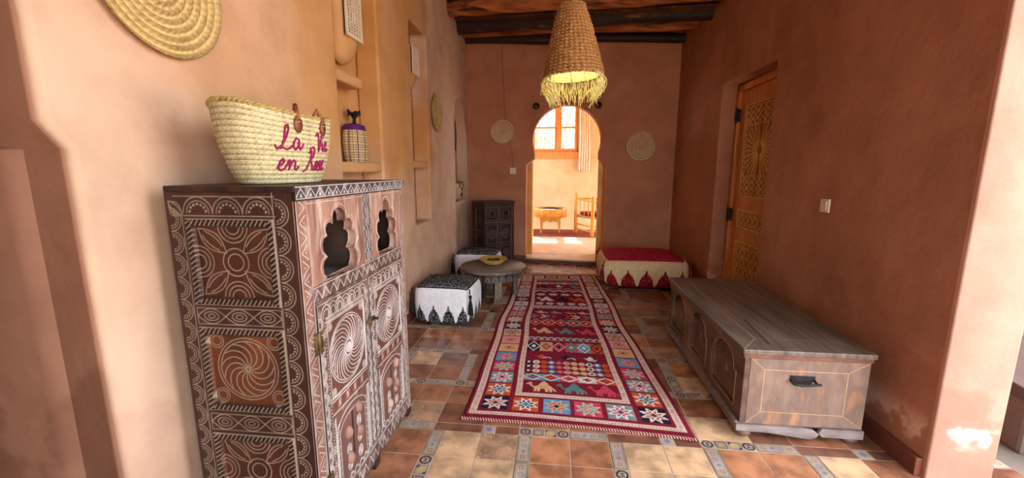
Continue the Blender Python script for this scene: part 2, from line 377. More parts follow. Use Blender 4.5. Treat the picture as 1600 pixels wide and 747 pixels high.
for j in range(-4, 11):
    y0 = 1.578+P*j; even = j % 2 == 0
    for i in range(-3, 6):
        x0 = -.65+P*i; A = i % 2 == 1
        xa = x0+S if even else x0
        if y0 > 6.2 or x0 > 1.8: continue
        if even: 
            strip(x0, x0+S, y0, y0+T, 0 if (i+j//2) % 2 == 0 else 1); strip(x0, x0+S, y0+T, y0+2*T, 1)
        for a in (0, 1):
            for b in (0, 1):
                tx0 = x0+S+T*a if (a or even) else x0; tx1 = x0+S+T*(a+1)
                k = forced.get((i, j, a, b)) or random.choice('ttddbbsoc' if y0 < 3 else 'ttddbbbs')
                ty0, ty1 = y0+T*b, y0+T*(b+1)
                if b == 1 and not A and even: ty1 += 0
                slab(tx0, tx1, ty0, ty1, KI[k])
        ys0, ys1 = y0+2*T, y0+P
        if A or not even:
            xs = x0+(S if even else 0)
            strip(x0+S, x0+S+T, ys0, ys1, 0); strip(x0+S+T, x0+P, ys0, ys1, 1)
            slab(x0, x0+S, ys0, ys1, DE, .003); motif(x0+S/2, ys0+S/2, S*.4, 2)
        else:
            slab(x0, x0+S+T, ys0, ys1, KI['d']); slab(x0+S+T, x0+S+T+S, ys0, ys1, DE, .003); motif(x0+T+S*1.5, ys0+S/2, S*.42, 3)
            slab(x0+2*S+T, x0+P, ys0, ys1, KI['d'])
struct(fl.build('floor', fms))
g = MB(); g.box(-14, 16, -16, -1.2, -.14, -.01); g.box(2.0, 16, -1.2, 22, -.14, -.01); g.box(-14, -2.9, -1.2, 22, -.14, -.01); g.box(-1.8, 2.0, 9.95, 22, -.14, -.01)
struct(g.build('ground', M_patio))

g = MB(); g.box(2.0, 4.2, -.6, 3.9, -.12, -.004); struct(g.build('path', mat('path_concrete', (112, 100, 90), (92, 82, 74), 3, .85, .3, 20)))

# ------------------------------------------------------------------ room shell
def arcpts(cx, cy, rx, ry, a0, a1, n): return [(cx+rx*math.cos(a0+(a1-a0)*i/n), cy+ry*math.sin(a0+(a1-a0)*i/n)) for i in range(n+1)]
def rrect(x0, x1, y0, y1, r, n=5):
    p = []
    for cx, cy, a in ((x1-r, y1-r, 0), (x0+r, y1-r, PI/2), (x0+r, y0+r, PI), (x1-r, y0+r, 1.5*PI)): p += arcpts(cx, cy, r, r, a, a+PI/2, n)
    return p
CEIL = 3.42
wl = MB()
n1 = rrect(2.52, 3.13, .95, 3.0, .05); n2 = rrect(3.84, 4.33, .87, 2.75, .05)
n3 = [(5.46, .97), (6.22, .97), (6.22, 1.55)]+[(6.18, 1.85), (6.08, 2.08), (5.95, 2.24), (5.80, 2.34), (5.66, 2.36), (5.54, 2.28), (5.48, 2.1), (5.46, 1.85)]
out = [(1.03, -.1), (6.75, -.1), (6.75, CEIL), (.977, CEIL), (.977, 1.53), (1.028, 1.455)]
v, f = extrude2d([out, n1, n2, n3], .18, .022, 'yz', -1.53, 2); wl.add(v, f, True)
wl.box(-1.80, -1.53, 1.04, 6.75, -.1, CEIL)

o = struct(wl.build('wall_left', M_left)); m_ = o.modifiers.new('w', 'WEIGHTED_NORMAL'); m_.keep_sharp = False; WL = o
# plaster shelves and soffits in the niches
def shelf(y0, y1, z0, z1, xb, xf, bulge, name='shelf'):
    n = 12; top = [(xb, y1), (xb, y0)]+[(xf+bulge*math.sin(PI*i/n), y0+(y1-y0)*i/n) for i in range(n+1)]
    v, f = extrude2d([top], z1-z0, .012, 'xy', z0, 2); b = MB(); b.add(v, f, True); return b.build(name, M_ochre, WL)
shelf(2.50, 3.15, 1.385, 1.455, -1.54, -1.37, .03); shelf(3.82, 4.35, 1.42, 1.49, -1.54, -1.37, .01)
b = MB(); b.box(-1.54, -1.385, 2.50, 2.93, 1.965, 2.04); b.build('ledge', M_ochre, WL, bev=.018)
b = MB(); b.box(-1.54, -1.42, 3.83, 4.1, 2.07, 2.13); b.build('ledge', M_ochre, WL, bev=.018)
# porch wall beside the viewer, on the left
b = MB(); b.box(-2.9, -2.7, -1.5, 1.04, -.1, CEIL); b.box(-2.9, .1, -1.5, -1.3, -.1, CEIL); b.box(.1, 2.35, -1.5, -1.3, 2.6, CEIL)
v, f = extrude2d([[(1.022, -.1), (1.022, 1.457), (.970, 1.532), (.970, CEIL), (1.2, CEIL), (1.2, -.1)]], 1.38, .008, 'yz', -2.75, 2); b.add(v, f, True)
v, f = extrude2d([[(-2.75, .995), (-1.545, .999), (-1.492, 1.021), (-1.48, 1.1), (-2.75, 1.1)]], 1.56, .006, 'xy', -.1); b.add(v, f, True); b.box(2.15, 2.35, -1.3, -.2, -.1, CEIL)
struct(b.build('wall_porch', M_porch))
# right wall with the door recess, its near end is the pier by the garden
wr = MB()
o1 = [(1.87, -.1), (6.6, -.1), (6.6, CEIL), (1.87, CEIL)]
dr = [(3.59, 0.0), (4.67, 0.0), (4.67, 2.27), (3.59, 2.25)]
v, f = extrude2d([o1, dr], .16, .012, 'yz', 1.70, 2); wr.add(v, f, True)
wr.box(1.86, 1.975, 1.90, 3.3, -.1, CEIL); wr.box(1.86, 1.975, 4.95, 6.6, -.1, CEIL); wr.box(1.86, 1.975, 3.3, 4.95, 2.4, CEIL); wr.box(1.94, 1.975, 3.3, 4.95, -.1, 2.4)
o = struct(wr.build('wall_right', M_right)); o.modifiers.new('w', 'WEIGHTED_NORMAL')
b = MB(); b.add(*extrude2d([[(1.703, 1.864), (1.975, 1.864), (1.985, 1.90), (1.985, 2.4), (1.97, 2.4), (1.97, 1.92), (1.703, 1.90)]], CEIL+.1, .0, 'xy', -.1)); struct(b.build('wall_pier', M_pier, bev=.012, seg=3))
# back wall with the horseshoe arch
BY = 6.28
ax, az, ar = .14, 1.84, .505
th = math.asin(.27/ar)
def horseshoe(sx0, sx1, n=28):
    p = [(-.46, -.1), (-.46, 1.47), (-.43, 1.50), (-.335, 1.565)]
    a0 = PI+math.acos(.475/ar); a1 = -math.acos(.475/ar)
    p += arcpts(ax, az, ar, ar, a0, a1, n)
    p += [(.615, 1.565), (.70, 1.50), (.72, 1.47), (.72, -.1)]
    return p
wb = MB()
outer = [(-1.56, -.1), (-1.56, CEIL), (1.95, CEIL), (1.95, -.1)]
lp = [(-1.56, -.1), (-1.56, CEIL), (1.95, CEIL), (1.95, -.1)]+horseshoe(0, 0)[::-1]
v, f = extrude2d([lp], .20, .012, 'xz', BY, 2); wb.add(v, f, True)
o = struct(wb.build('wall_back', M_back)); o.modifiers.new('w', 'WEIGHTED_NORMAL')
# ceiling slabs
b = MB(); b.box(-1.8, 2.0, .75, 6.6, CEIL, CEIL+.12); b.box(-2.9, 2.35, -1.6, .75, CEIL, CEIL+.12)
struct(b.build('ceiling', M_ceil))
# skirtings
b = MB(); b.box(1.672, 1.705, 1.885, 3.585, 0, .09); b.box(1.672, 1.705, 4.675, BY, 0, .09); struct(b.build('baseboard_right', M_skirt, bev=.004))
b = MB(); b.box(-1.355, -1.335, 1.05, BY, 0, .085); struct(b.build('baseboard_left', M_skirt, bev=.004))
b = MB(); b.box(-1.34, -.455, BY-.02, BY+.01, 0, .085); b.box(.715, 1.68, BY-.02, BY+.01, 0, .085); struct(b.build('baseboard_back', M_skirt, bev=.004))

# beams: gnarled logs, each its own
def log(name, L, Rr, r, m, label, seed, flat_=1.0, jag=False):
    rr = random.Random(seed); n = 40; ns = 14; v = []
    L = Vector(L); Rr = Vector(Rr)
    ph = [rr.uniform(0, 6.28) for _ in range(6)]
    for i in range(n+1):
        t = i/n; c = L.lerp(Rr, t); x = t*6
        c = c+Vector((0, .012*math.sin(x*1.3+ph[0]), .010*math.sin(x*1.7+ph[1])))
        rad = r*(1-.12*t)*(1+.06*math.sin(x*2.3+ph[2])+.03*math.sin(x*6+ph[3]))
        for j in range(ns):
            a = 2*PI*j/ns; q = rad*(1+.05*math.sin(3*a+ph[4]+x*.4)+.025*rr.uniform(-1, 1))
            v.append((c.x, c.y+q*math.cos(a), c.z+q*math.sin(a)*flat_))
    f = [(i*ns+j, i*ns+(j+1) % ns, (i+1)*ns+(j+1) % ns, (i+1)*ns+j) for i in range(n) for j in range(ns)]
    b = MB(); b.add(v, f, True); b.poly(v[:ns][::-1]); b.poly(v[-ns:])
    return tag(b.build(name, m), label, 'beam', 'ceiling beams')
log('ceiling_beam', (-1.50, 5.32, 3.36), (1.85, 4.55, 3.14), .10, M_log, 'orange brown round log beam, nearest of the ceiling beams, right above the straw lamp', 1)
log('ceiling_beam', (-1.50, 5.80, 3.305), (1.85, 5.12, 3.145), .095, M_logd, 'thick blackened beam with brown knots under the row of cane ends, second from the viewer', 2)
log('ceiling_beam', (-1.50, 6.05, 3.32), (1.85, 5.65, 3.19), .07, M_log, 'thin reddish brown log beam between the two dark beams', 3)
log('ceiling_beam', (-1.50, 6.22, 3.27), (1.85, 6.14, 3.17), .065, M_logd, 'slender dark beam against the back wall, farthest of the ceiling beams', 4)
b = MB()
for i in range(120):   # cane ends laid over the beams
    t = i/120; x = -1.34+3.0*t; yy = 5.60-.70*t; zz = 3.322-.205*t
    b.tube([(x, yy-.05, zz), (x+.01, yy+.2, zz+.03)], .011+.002*random.random(), 6)
o = b.build('cane_layer', M_ceil); struct(o); o.parent = bpy.data.objects['ceiling']

# ------------------------------------------------------------------ far room
FY = 9.7; FZ = .07
b = MB(); b.box(-2.6, 2.6, 5.98, FY+.1, .0, FZ)
bb = MB(); bb.add(*extrude2d([[(-.46, 6.16), (.72, 6.02), (.72, 6.5), (-.46, 6.5)]], FZ, .008, 'xy', 0.0), True); 
M_ffloor = mat('far_floor', (226, 200, 170), (206, 176, 146), 4, .4, .1, 20)
b = MB(); b.box(-2.6, 2.6, 6.47, FY+.1, -.01, FZ); struct(b.build('floor_far_room', M_ffloor))
bb.box(-.452, .712, 6.1, 6.2, -.001, .0); o = struct(bb.build('trim_1', [M_ffloor])); 
rb = MB(); rb.add([(-.455, 6.150, .0), (.715, 6.010, .0), (.715, 6.010, .052), (-.455, 6.150, .052), (-.455, 6.17, 0), (.715, 6.03, 0), (.715, 6.03, .052), (-.455, 6.17, .052)], [(0, 1, 2, 3), (3, 2, 6, 7), (1, 5, 6, 2), (0, 3, 7, 4)]); struct(rb.build('trim_2', M_skirt))
WX0, WX1, WZ0, WZ1 = -.62, .50, 1.80, 3.0
b = MB(); b.add(*extrude2d([[(-2.6, 0), (2.6, 0), (2.6, CEIL), (-2.6, CEIL)], [(WX0, WZ0), (WX1, WZ0), (WX1, WZ1), (WX0, WZ1)]], .25, .01, 'xz', FY), True); struct(b.build('wall_far', M_far))
b = MB(); b.box(-2.75, -2.6, 6.47, 7.2, 0, CEIL); b.box(-2.75, -2.6, 9.2, FY, 0, CEIL); b.box(-2.75, -2.6, 7.2, 9.2, 2.6, CEIL); b.box(-2.75, -2.6, 7.2, 9.2, 0, .8); b.box(2.6, 2.75, 6.47, 7.0, 0, CEIL); b.box(2.6, 2.75, 9.3, FY, 0, CEIL); b.box(2.6, 2.75, 7.0, 9.3, 2.6, CEIL); b.box(-2.75, -1.55, 6.47, 6.55, 0, CEIL); b.box(1.9, 2.75, 6.47, 6.55, 0, CEIL); struct(b.build('wall_far_side', M_far))
b = MB(); b.box(-2.75, 2.75, 6.6, FY+.25, CEIL, CEIL+.12); struct(b.build('ceiling_far_room', M_far))
# window
b = MB()
wy0, wy1 = FY+.02, FY+.08
b.box(WX0, WX1+.02, FY-.03, FY+.12, WZ0-.14, WZ0+.02)
b.box(WX0, WX0+.06, wy0, wy1, WZ0, WZ1); b.box(WX1-.06, WX1, wy0, wy1, WZ0, WZ1); b.box(WX0, WX1, wy0, wy1, WZ1-.06, WZ1); b.box(WX0, WX1, wy0, wy1, WZ0, WZ0+.06)
M_win = mat('window_wood', (226, 158, 92), (204, 132, 68), 6, .45, .15, 40, stretch=(4, 4, .4))
o = struct(b.build('window_1', M_win, bev=.004)); win = o
for x0, x1 in ((WX0+.06, -.01), (0.05, WX1-.06)):
    s_ = MB(); s_.box(x0, x0+.045, wy0-.02, wy1-.01, WZ0+.05, WZ1-.05); s_.box(x1-.045, x1, wy0-.02, wy1-.01, WZ0+.05, WZ1-.05)
    for z in (WZ0+.05, 2.34, WZ1-.095): s_.box(x0, x1, wy0-.018, wy1-.012, z, z+.045)
    s_.build('sash', M_win, win, bev=.003)
b = MB(); b.box(-.02, .06, wy0-.03, wy1, WZ0+.03, WZ1); b.build('mullion', M_win, win, bev=.003)
b = MB(); b.box(WX0+.08, WX1-.08, FY+.055, FY+.059, WZ0+.08, WZ1-.08); b.build('pane', M_glass, win)
b = MB()
for i in range(9):
    x = WX0+.1+i*.115; b.tube([(x, FY+.2, WZ0), (x, FY+.2, WZ1)], .006, 6)
for z in (2.05, 2.25, 2.5, 2.7): b.tube([(WX0, FY+.2, z), (WX1, FY+.2, z)], .006, 6)
for i in range(8):
    x = WX0+.157+i*.115
    for z in (2.15, 2.6): b.tube([(x+.035*math.cos(t*PI/5), FY+.2, z+.05*math.sin(t*PI/5)) for t in range(10)], .004, 5, closed=True)
b.build('grille', M_iron, win)
# curtain and rod
t = thing('curtain', 'cream curtain hanging in folds at the right side of the far window', 'curtain', (.60, FY-.09, 1.37))
nx, nz = 60, 30; v = []
for j in range(nz+1):
    for i in range(nx+1):
        u = i/nx; w = j/nz; z = w*1.68
        xx = (u-.5)*(.27-.05*w)+.015*math.sin(z*3); v.append((xx, .028*math.sin(u*2*PI*5+.5*math.sin(z*2)), z+.006*math.sin(u*30)*(1-w)))
f = [(j*(nx+1)+i, j*(nx+1)+i+1, (j+1)*(nx+1)+i+1, (j+1)*(nx+1)+i) for j in range(nz) for i in range(nx)]
b = MB(); b.add(v, f, True); o = b.build('drape', M_curtain, t); sm = o.modifiers.new('s', 'SOLIDIFY'); sm.thickness = .003
b = MB(); b.tube([(-1.35, 0, 1.69), (.35, 0, 1.69)], .012, 8); b.build('rod', M_door, t)
# wooden door lining behind the arch
b = MB()
b.box(-.475, -.375, 6.49, 6.55, FZ, 1.62); b.box(-.47, -.405, 6.55, 6.60, FZ, 1.62)
b.box(.635, .735, 6.49, 6.55, FZ, 1.62); b.box(.68, .735, 6.55, 6.60, FZ, 1.62)
struct(b.build('trim_3', M_yellow, bev=.006))
# open leaf seen edge on
b = MB(); b.box(-.455, -.41, 6.61, 7.35, FZ+.01, 2.1); b.box(-.409, -.40, 6.70, 7.27, FZ+.1, .75); b.box(-.409, -.40, 6.70, 7.27, .9, 1.5)
struct(b.build('door_2', M_yellow, bev=.004))
# far coffee table: round drum top on an apron with turned legs
t = thing('coffee_table', 'round yellow wooden coffee table in the bright far room', 'table', (-.12, 8.75, FZ+.012))
b = MB(); b.lathe([(0, .345), (.33, .345), (.345, .35), (.35, .51), (.335, .525), (.31, .525), (.30, .49), (0, .49)], 48); b.build('table_top', M_yellow, t)
b = MB(); b.lathe([(0, .496), (.295, .496)], 40); b.lathe([(0, .535), (.12, .53), (.24, .51), (.29, .497)], 40); b.build('tray', mat('tray_dark', (48, 32, 26), None, 5, .95, spec=.05), t, label='dark tray sunk in the table top')
b = MB(); 
for k in range(4):
    a = k*PI/2; Mx = Matrix.Rotation(a, 4, 'Z')
    pr_ = [(-.2, .36), (.2, .36), (.2, .24), (.17, .25), (.14, .235), (.11, .25), (.07, .265), (.035, .25), (0, .235), (-.035, .25), (-.07, .265), (-.11, .25), (-.14, .235), (-.17, .25), (-.2, .24)]
    v, f = extrude2d([pr_], .02, 0, 'xz', -.21); b.add(v, f, M=Mx)
b.build('apron', M_yellow, t)
for sx in (-1, 1):
    for sy in (-1, 1):
        b = MB(); b.lathe([(0, 0), (.016, 0), (.02, .03), (.014, .06), (.017, .12), (.026, .17), (.02, .2), (.026, .22), (.026, .36)], 14, (sx*.19, sy*.19, 0)); b.build('leg', M_yellow, t)
# rustic chair
t = thing('rustic_chair', 'yellow wooden armchair with a red cushion pad in the far room', 'chair', (.70, 8.45, FZ+.012), math.radians(8))
for x, y, h in ((-.26, .2, .85), (-.02, -.28, .80), (.25, .2, .85), (.27, -.26, .80)):
    b = MB(); b.lathe([(0, 0), (.030, 0), (.038, .05), (.038, h-.12), (.028, h-.08), (.04, h-.04), (.03, h), (0, h+.02)], 14, (x, y, 0)); b.build('leg', M_yellow, t)
b = MB()
for z in (.12, .22): b.tube([(-.26, .2, z), (-.02, -.28, z-.02)], .014, 8); b.tube([(.27, -.26, z), (-.02, -.28, z)], .014, 8); b.tube([(.25, .2, z), (.27, -.26, z)], .014, 8)
b.build('stretcher', M_yellow, t)
b = MB(); b.tube([(-.26, .2, .74), (-.02, -.28, .70)], .017, 8); b.tube([(-.26, .2, .74), (.25, .2, .74)], .017, 8); b.tube([(-.02, -.28, .70), (.27, -.26, .7)], .014, 8)
for k in range(1, 4):
    p = Vector((-.26, .2, .0)).lerp(Vector((-.02, -.28, 0)), k/4); b.tube([(p.x, p.y, .42), (p.x, p.y, .72)], .009, 6)
for k in range(1, 6): b.tube([(-.26+.51*k/6, .2, .42), (-.26+.51*k/6, .2, .74)], .009, 6)
b.build('backrest', M_yellow, t)
b = MB(); b.add(*extrude2d([[(-.27, .21), (-.03, -.28), (.28, -.26), (.26, .21)]], .04, .01, 'xy', .36), True); b.build('seat', M_straw, t)
b = MB(); b.add(*extrude2d([[(-.18, .17), (-.01, -.2), (.22, -.2), (.22, .17)]], .08, .03, 'xy', .40, 3), True); b.build('cushion', M_redt, t, label='red seat cushion')
# far rug and hanging of the far room
cv = Canvas(2.4, 1.0, .012, (150, 74, 62))
for k in range(8):
    cv.line([(.1+.05*k, .06+.05*k), (2.3-.05*k, .06+.05*k), (2.3-.05*k, .94-.05*k), (.1+.05*k, .94-.05*k)], .018, ((196, 150, 120), (110, 40, 40), (90, 80, 96))[k % 3], 0, True)
me = cv.mesh('woven_rug', M_rug, lambda X, Y, Z: (X, Y, Z+.010+0*X)); o = link('woven_rug', me, None, (-1.0, 8.25, FZ)); sm = o.modifiers.new('s', 'SOLIDIFY'); sm.thickness = .008
tag(o, 'faded red rug on the pale floor of the far room, under the round table', 'rug')
# greenery outside the far window
rr = random.Random(3)
for k, (x, y, s_, lb) in enumerate(((-1.6, 15.5, 1.3, 'left'), (.9, 16.5, 1.5, 'right'))):
    b = MB()
    b.tube([(x, y, 0), (x+.1, y, 1.2), (x, y+.1, 2.2)], [.09, .07, .03], 8)
    for i in range(900):
        d = Vector((rr.gauss(0, 1), rr.gauss(0, 1), rr.gauss(0, 1))).normalized()*s_*(.6+.4*rr.random()); c = Vector((x, y, 2.2))+d
        u = Vector((rr.gauss(0, 1), rr.gauss(0, 1), rr.gauss(0, 1))).normalized(); w = u.orthogonal().normalized(); l = .12
        b.add([c-u*l, c+w*l*.4, c+u*l, c-w*l*.4], [(0, 1, 2, 3)], False, 1)
    tag(b.build('garden_shrub', [M_woodd, M_leaf]), 'leafy green shrub outside the far window, the %s one of the pair' % lb, 'shrub')

# ------------------------------------------------------------------ small fittings
def wall_switch(loc, rz, label, s=.082):
    t = thing('light_switch', label, 'switch', loc, rz, 'wall switches')    # local: faces -Y
    b = MB(); b.box(-s/2, s/2, -.012, 0, -s/2, s/2); b.build('plate', M_plastic, t, bev=.003)
    b = MB(); b.box(-s*.3, s*.3, -.017, -.011, -s*.33, s*.33); b.build('rocker', M_plastic, t, bev=.002)
    return t
wall_switch((1.699, 2.79, 1.18), -PI/2, 'cream switch on the bare right wall above the old chest', .085)
wall_switch((-.66, BY-.001, 1.39), 0, 'cream switch on the back wall left of the arched doorway', .095)
def spot(x, z, label):
    t = thing('wall_lamp', label, 'lamp', (x, BY, z), 0, 'globe lamps over the arch')
    b = MB(); Mx = Matrix.Rotation(PI/2, 4, 'X'); b.lathe([(0, 0), (.05, 0), (.056, .006), (.05, .02), (.042, .022)], 24, M=Mx); b.build('mount', M_brass, t)
    b = MB(); b.lathe([(.045, .02), (.046, .035), (.036, .055), (.018, .068), (0, .072)], 24, M=Mx); b.build('dome', mat('bronze_dome', (130, 108, 92), (96, 76, 62), 8, .22, metal=.9), t, label='dark glossy dome')
spot(-.32, 2.33, 'small round dark wall lamp at the upper left of the arch')
spot(.585, 2.33, 'small round dark wall lamp at the upper right of the arch')
# cable that climbs from the left switch
b = MB(); b.tube([(-.66, BY-.004, 1.44), (-.672, BY-.005, 1.6), (-.70, BY-.004, 1.75), (-.735, BY-.003, 1.9), (-.775, BY-.003, 2.1), (-.79, BY-.004, 2.3), (-.80, BY-.005, 2.6), (-.82, BY-.004, 2.9), (-.82, BY-.004, 3.2)], .0035, 6)
tag(b.build('cable', mat('cable_brown', (112, 70, 54), None, 5, .8)), 'thin plastered cable climbing the back wall from the switch', 'cable')

# straw plates: coiled, concave
def straw_plate(name, r, loc, tilt, label, coils, seed, c1=(222, 194, 130), c2=(140, 106, 54)):
    """lies in the local XZ plane, facing -Y"""
    nr, na = 72, 160; rr = np.linspace(0.001, 1, nr); aa = np.linspace(0, 2*PI, na+1)
    A, Rr = np.meshgrid(aa, rr)
    ph = Rr*coils*2*PI+A
    braid = np.sin(A*np.maximum(6, np.round(Rr*coils)*7)+ph*.5)
    rad = r*Rr*(1+.006*np.sin(A*40)*(Rr > .97))
    h = .035*(1-Rr**2)*r/.2*.5+.005*(r/.2)*np.cos(ph)+.0018*braid
    co = np.stack([rad*np.cos(A), h-.0, rad*np.sin(A)], -1).reshape(-1, 3)
    n = .5+.5*noise2(rad*np.cos(A)*30, rad*np.sin(A)*30, 1.0, seed)
    base = np.array(lin(c1)); dk = np.array(lin(c2))
    k = np.clip(.45-.35*np.cos(ph)+.25*braid*.6-.2*n, 0, 1)[..., None]
    col = base*(1-k)+dk*k
    me = gridmesh(name, co, na+1, nr, col.reshape(-1, 3), M_strawv)
    me.flip_normals()
    o = link(name, me, None, loc, tilt); s = o.modifiers.new('s', 'SOLIDIFY'); s.thickness = .008; s.offset = -1
    return tag(o, label, 'plate', 'straw plates hung on the walls')
# faces: for the left wall rotate so that -Y -> +X
straw_plate('straw_plate', .25, (-1.325, 1.365, 2.035), PI/2, 'big woven straw plate high on the left wall above the carved cabinet', 9, 1)
straw_plate('straw_plate', .20, (-1.325, 4.60, 2.02), PI/2, 'straw plate on the left wall past the second niche', 7, 2)
straw_plate('straw_plate', .172, (-.82, BY-.03, 1.965), 0, 'small straw plate on the back wall left of the arch', 6, 3, (244, 214, 168), (146, 104, 66))
straw_plate('straw_plate', .21, (1.21, BY-.03, 1.735), 0, 'straw plate on the back wall right of the arch', 7, 4, (240, 206, 160), (150, 104, 70))

# clay wall lights in the niches with a pierced grille
def clay_light(loc, label, w, h):
    t = thing('clay_wall_light', label, 'lamp', loc, 0, 'clay lights in the niches')
    b = MB(); n = 16; prof = []
    for i, (z, k) in enumerate(((-.5, .0), (-.47, .35), (-.40, .62), (-.28, .85), (-.12, .97), (.1, 1), (.4, 1), (.5, 1))):
        prof.append((z*h, k))
    v = []
    for z, k in prof:
        for j in range(n+1):
            a = -PI/2+PI*j/n; v.append((.11*max(k, .02)*abs(math.cos(a))**.7, w/2*max(k, .05)*math.sin(a), z))
    f = [(i*(n+1)+j, i*(n+1)+j+1, (i+1)*(n+1)+j+1, (i+1)*(n+1)+j) for i in range(len(prof)-1) for j in range(n)]
    b.add(v, f, True); b.poly([v[(len(prof)-1)*(n+1)+j] for j in range(n+1)]); b.build('body', M_ochre, t)
    holes = []; gw, gh = w*.62, h*.56; nc, nr_ = 5, 13
    for i in range(nc):
        for j in range(nr_):
            cx = -gw/2+gw*(i+.5)/nc; cz = gh*(j+.5)/nr_-gh/2; a_ = gw/nc*.39; c_ = gh/nr_*.37
            holes.append([(cx-a_, cz-c_), (cx+a_, cz-c_), (cx+a_, cz+c_), (cx-a_, cz+c_)])
    b = MB(); b.add(*extrude2d([[(-w*.37, -gh/2-.02), (w*.37, -gh/2-.02), (w*.37, gh/2+.02), (-w*.37, gh/2+.02)]]+holes, .012, 0, 'yz', .108))
    o = b.build('grille', M_plastic, t, label='cream pierced grille'); o.location = (0, 0, h*.17)
    b = MB(); b.box(.100, .109, -w*.36, w*.36, -gh/2-.01, gh/2+.01); o = b.build('backing', M_blackw, t); o.location = (0, 0, h*.17)
clay_light((-1.50, 2.85, 2.35), 'clay wall light with a cream grille in the nearer niche', .30, .46)
clay_light((-1.50, 4.10, 2.38), 'clay wall light with a cream grille in the farther niche', .26, .40)

# ------------------------------------------------------------------ door in the right wall
DX = 1.868
cw, ch = .98, 2.17
t = thing('wooden_door', 'orange wooden door with carved yellow panels in the right wall', 'door', (DX, 3.64, .02)); t['kind'] = 'structure'; t.name = 'door_1'
b = MB(); b.box(-.02, .05, -.045, .015, 0, 2.22); b.box(-.02, .05, .965, 1.02, 0, 2.22); b.box(-.02, .05, -.045, 1.02, 2.17, 2.235); b.build('frame', M_door, t, bev=.006)
b = MB(); b.box(.012, .045, .02, .96, 0, 2.165); b.build('door_slab', M_door, t)
def dpanel(y0, y1, z0, z1, kind):
    b = MB()
    for (a, b_, c, d) in ((y0-.03, y0, z0-.03, z1+.03), (y1, y1+.03, z0-.03, z1+.03), (y0, y1, z0-.03, z0), (y0, y1, z1, z1+.03)): b.box(.0, .014, a, b_, c, d)
    b.build('panel_moulding', M_door, t, bev=.004)
    w, h = y1-y0, z1-z0; cv = Canvas(w, h, .004, (170, 98, 44)); Y_ = (244, 200, 104)
    cx, cy = w/2, h/2
    if kind == 'sun':
        for k in range(28):
            a = 2*PI*k/28
            p = [(cx+rr_*w*.46*math.cos(a), cy+rr_*h*.30*math.sin(a)) for rr_ in (.22, .6, 1.0)]
            cv.line(p, .016, Y_, .004)
        cv.circ(cx, cy, .05, .012, Y_, .004); cv.circ(cx, cy, w*.2, .01, Y_, .004, h*.1)
        for zz in (h*.06, h*.13, h*.2, h*.8, h*.87, h*.94):
            for k in range(7): cv.circ(w*(k+.5)/7, zz, w*.055, .012, Y_, .004, h*.032)
        for zz in np.linspace(h*.22, h*.78, 9):
            for x in (.03, w-.03): cv.circ(x, zz, .022, .010, Y_, .004, .036)
        cv.line([(cx, 0), (cx, h)], .02, (180, 104, 46), .004)
    else:
        n = 7; m_ = max(2, int(round(h/(w/n))))
        for i in range(n):
            for j in range(m_):
                x, y = w*(i+.5)/n, h*(j+.5)/m_; a = w/n*.5; c = h/m_*.5
                cv.line([(x-a, y), (x, y+c), (x+a, y), (x, y-c)], .010, Y_, .004, True); cv.dot(x, y, .012, Y_, .004)
    cv.line([(.004, .004), (w-.004, .004), (w-.004, h-.004), (.004, h-.004)], .012, Y_, .003, True)
    o = link('carved_panel', cv.mesh('carved_panel', M_wood, lambda X, Y, Z: (.010-Z, y0+X, z0+Y)), t, label='pale yellow carved fretwork panel')
dpanel(.15, .83, 1.12, 2.02, 'sun'); dpanel(.15, .83, .80, .98, 'lat'); dpanel(.15, .83, .16, .66, 'lat')
for z in (.85, 1.87):
    b = MB(); b.box(-.03, .0, .945, .985, z, z+.13); b.tube([(-.03, .965, z-.01), (-.03, .965, z+.14)], .011, 8); b.build('hinge', M_iron, t)

# ------------------------------------------------------------------ carved cabinet
CXF, CXB, CY0, CY1, CH = -.83, -1.275, 1.225, 2.135, 1.35     # front plane, back, near side, far side, height
cab = thing('carved_cabinet', 'tall carved dark wooden cabinet with whitewashed doors under the straw basket', 'cabinet', (CXF, CY0, 0))
# local: x from -.445 (wall) to 0 (front), y 0 (near side) to .91
D = CXF-CXB; WD = CY1-CY0
SB = (66, 38, 30); SL = (172, 152, 130); SD = (42, 22, 18); SBr = (112, 60, 34)
def scal_v(cv, x, y0, y1, n, sgn, lc, depth=-.0005, wd=.0032, dots=True):
    p = (y1-y0)/n
    for i in range(n):
        cy = y0+p*(i+.5); a = (-PI/2, PI/2) if sgn > 0 else (PI/2, 1.5*PI)
        cv.arc(x, cy, p*.50, a[0], a[1], wd, lc, depth, n=14); cv.arc(x, cy, p*.38, a[0], a[1], wd*.8, lc, depth, n=14)
        if dots:
            for k in range(7):
                t = a[0]+(a[1]-a[0])*(k+.5)/7; cv.dot(x+p*.28*math.cos(t), cy+p*.28*math.sin(t), p*.042, lc, depth)
def scal_h(cv, x0, x1, y, n, lc, up_=True, depth=-.0005, wd=.0032, dots=True):
    p = (x1-x0)/n
    for i in range(n):
        cx = x0+p*(i+.5); a = (0, PI) if up_ else (PI, 2*PI)
        cv.arc(cx, y, p*.50, a[0], a[1], wd, lc, depth, n=14); cv.arc(cx, y, p*.38, a[0], a[1], wd*.8, lc, depth, n=14)
        if dots:
            for k in range(7):
                t = a[0]+(a[1]-a[0])*(k+.5)/7; cv.dot(cx+p*.28*math.cos(t), y+p*.28*math.sin(t), p*.042, lc, depth)
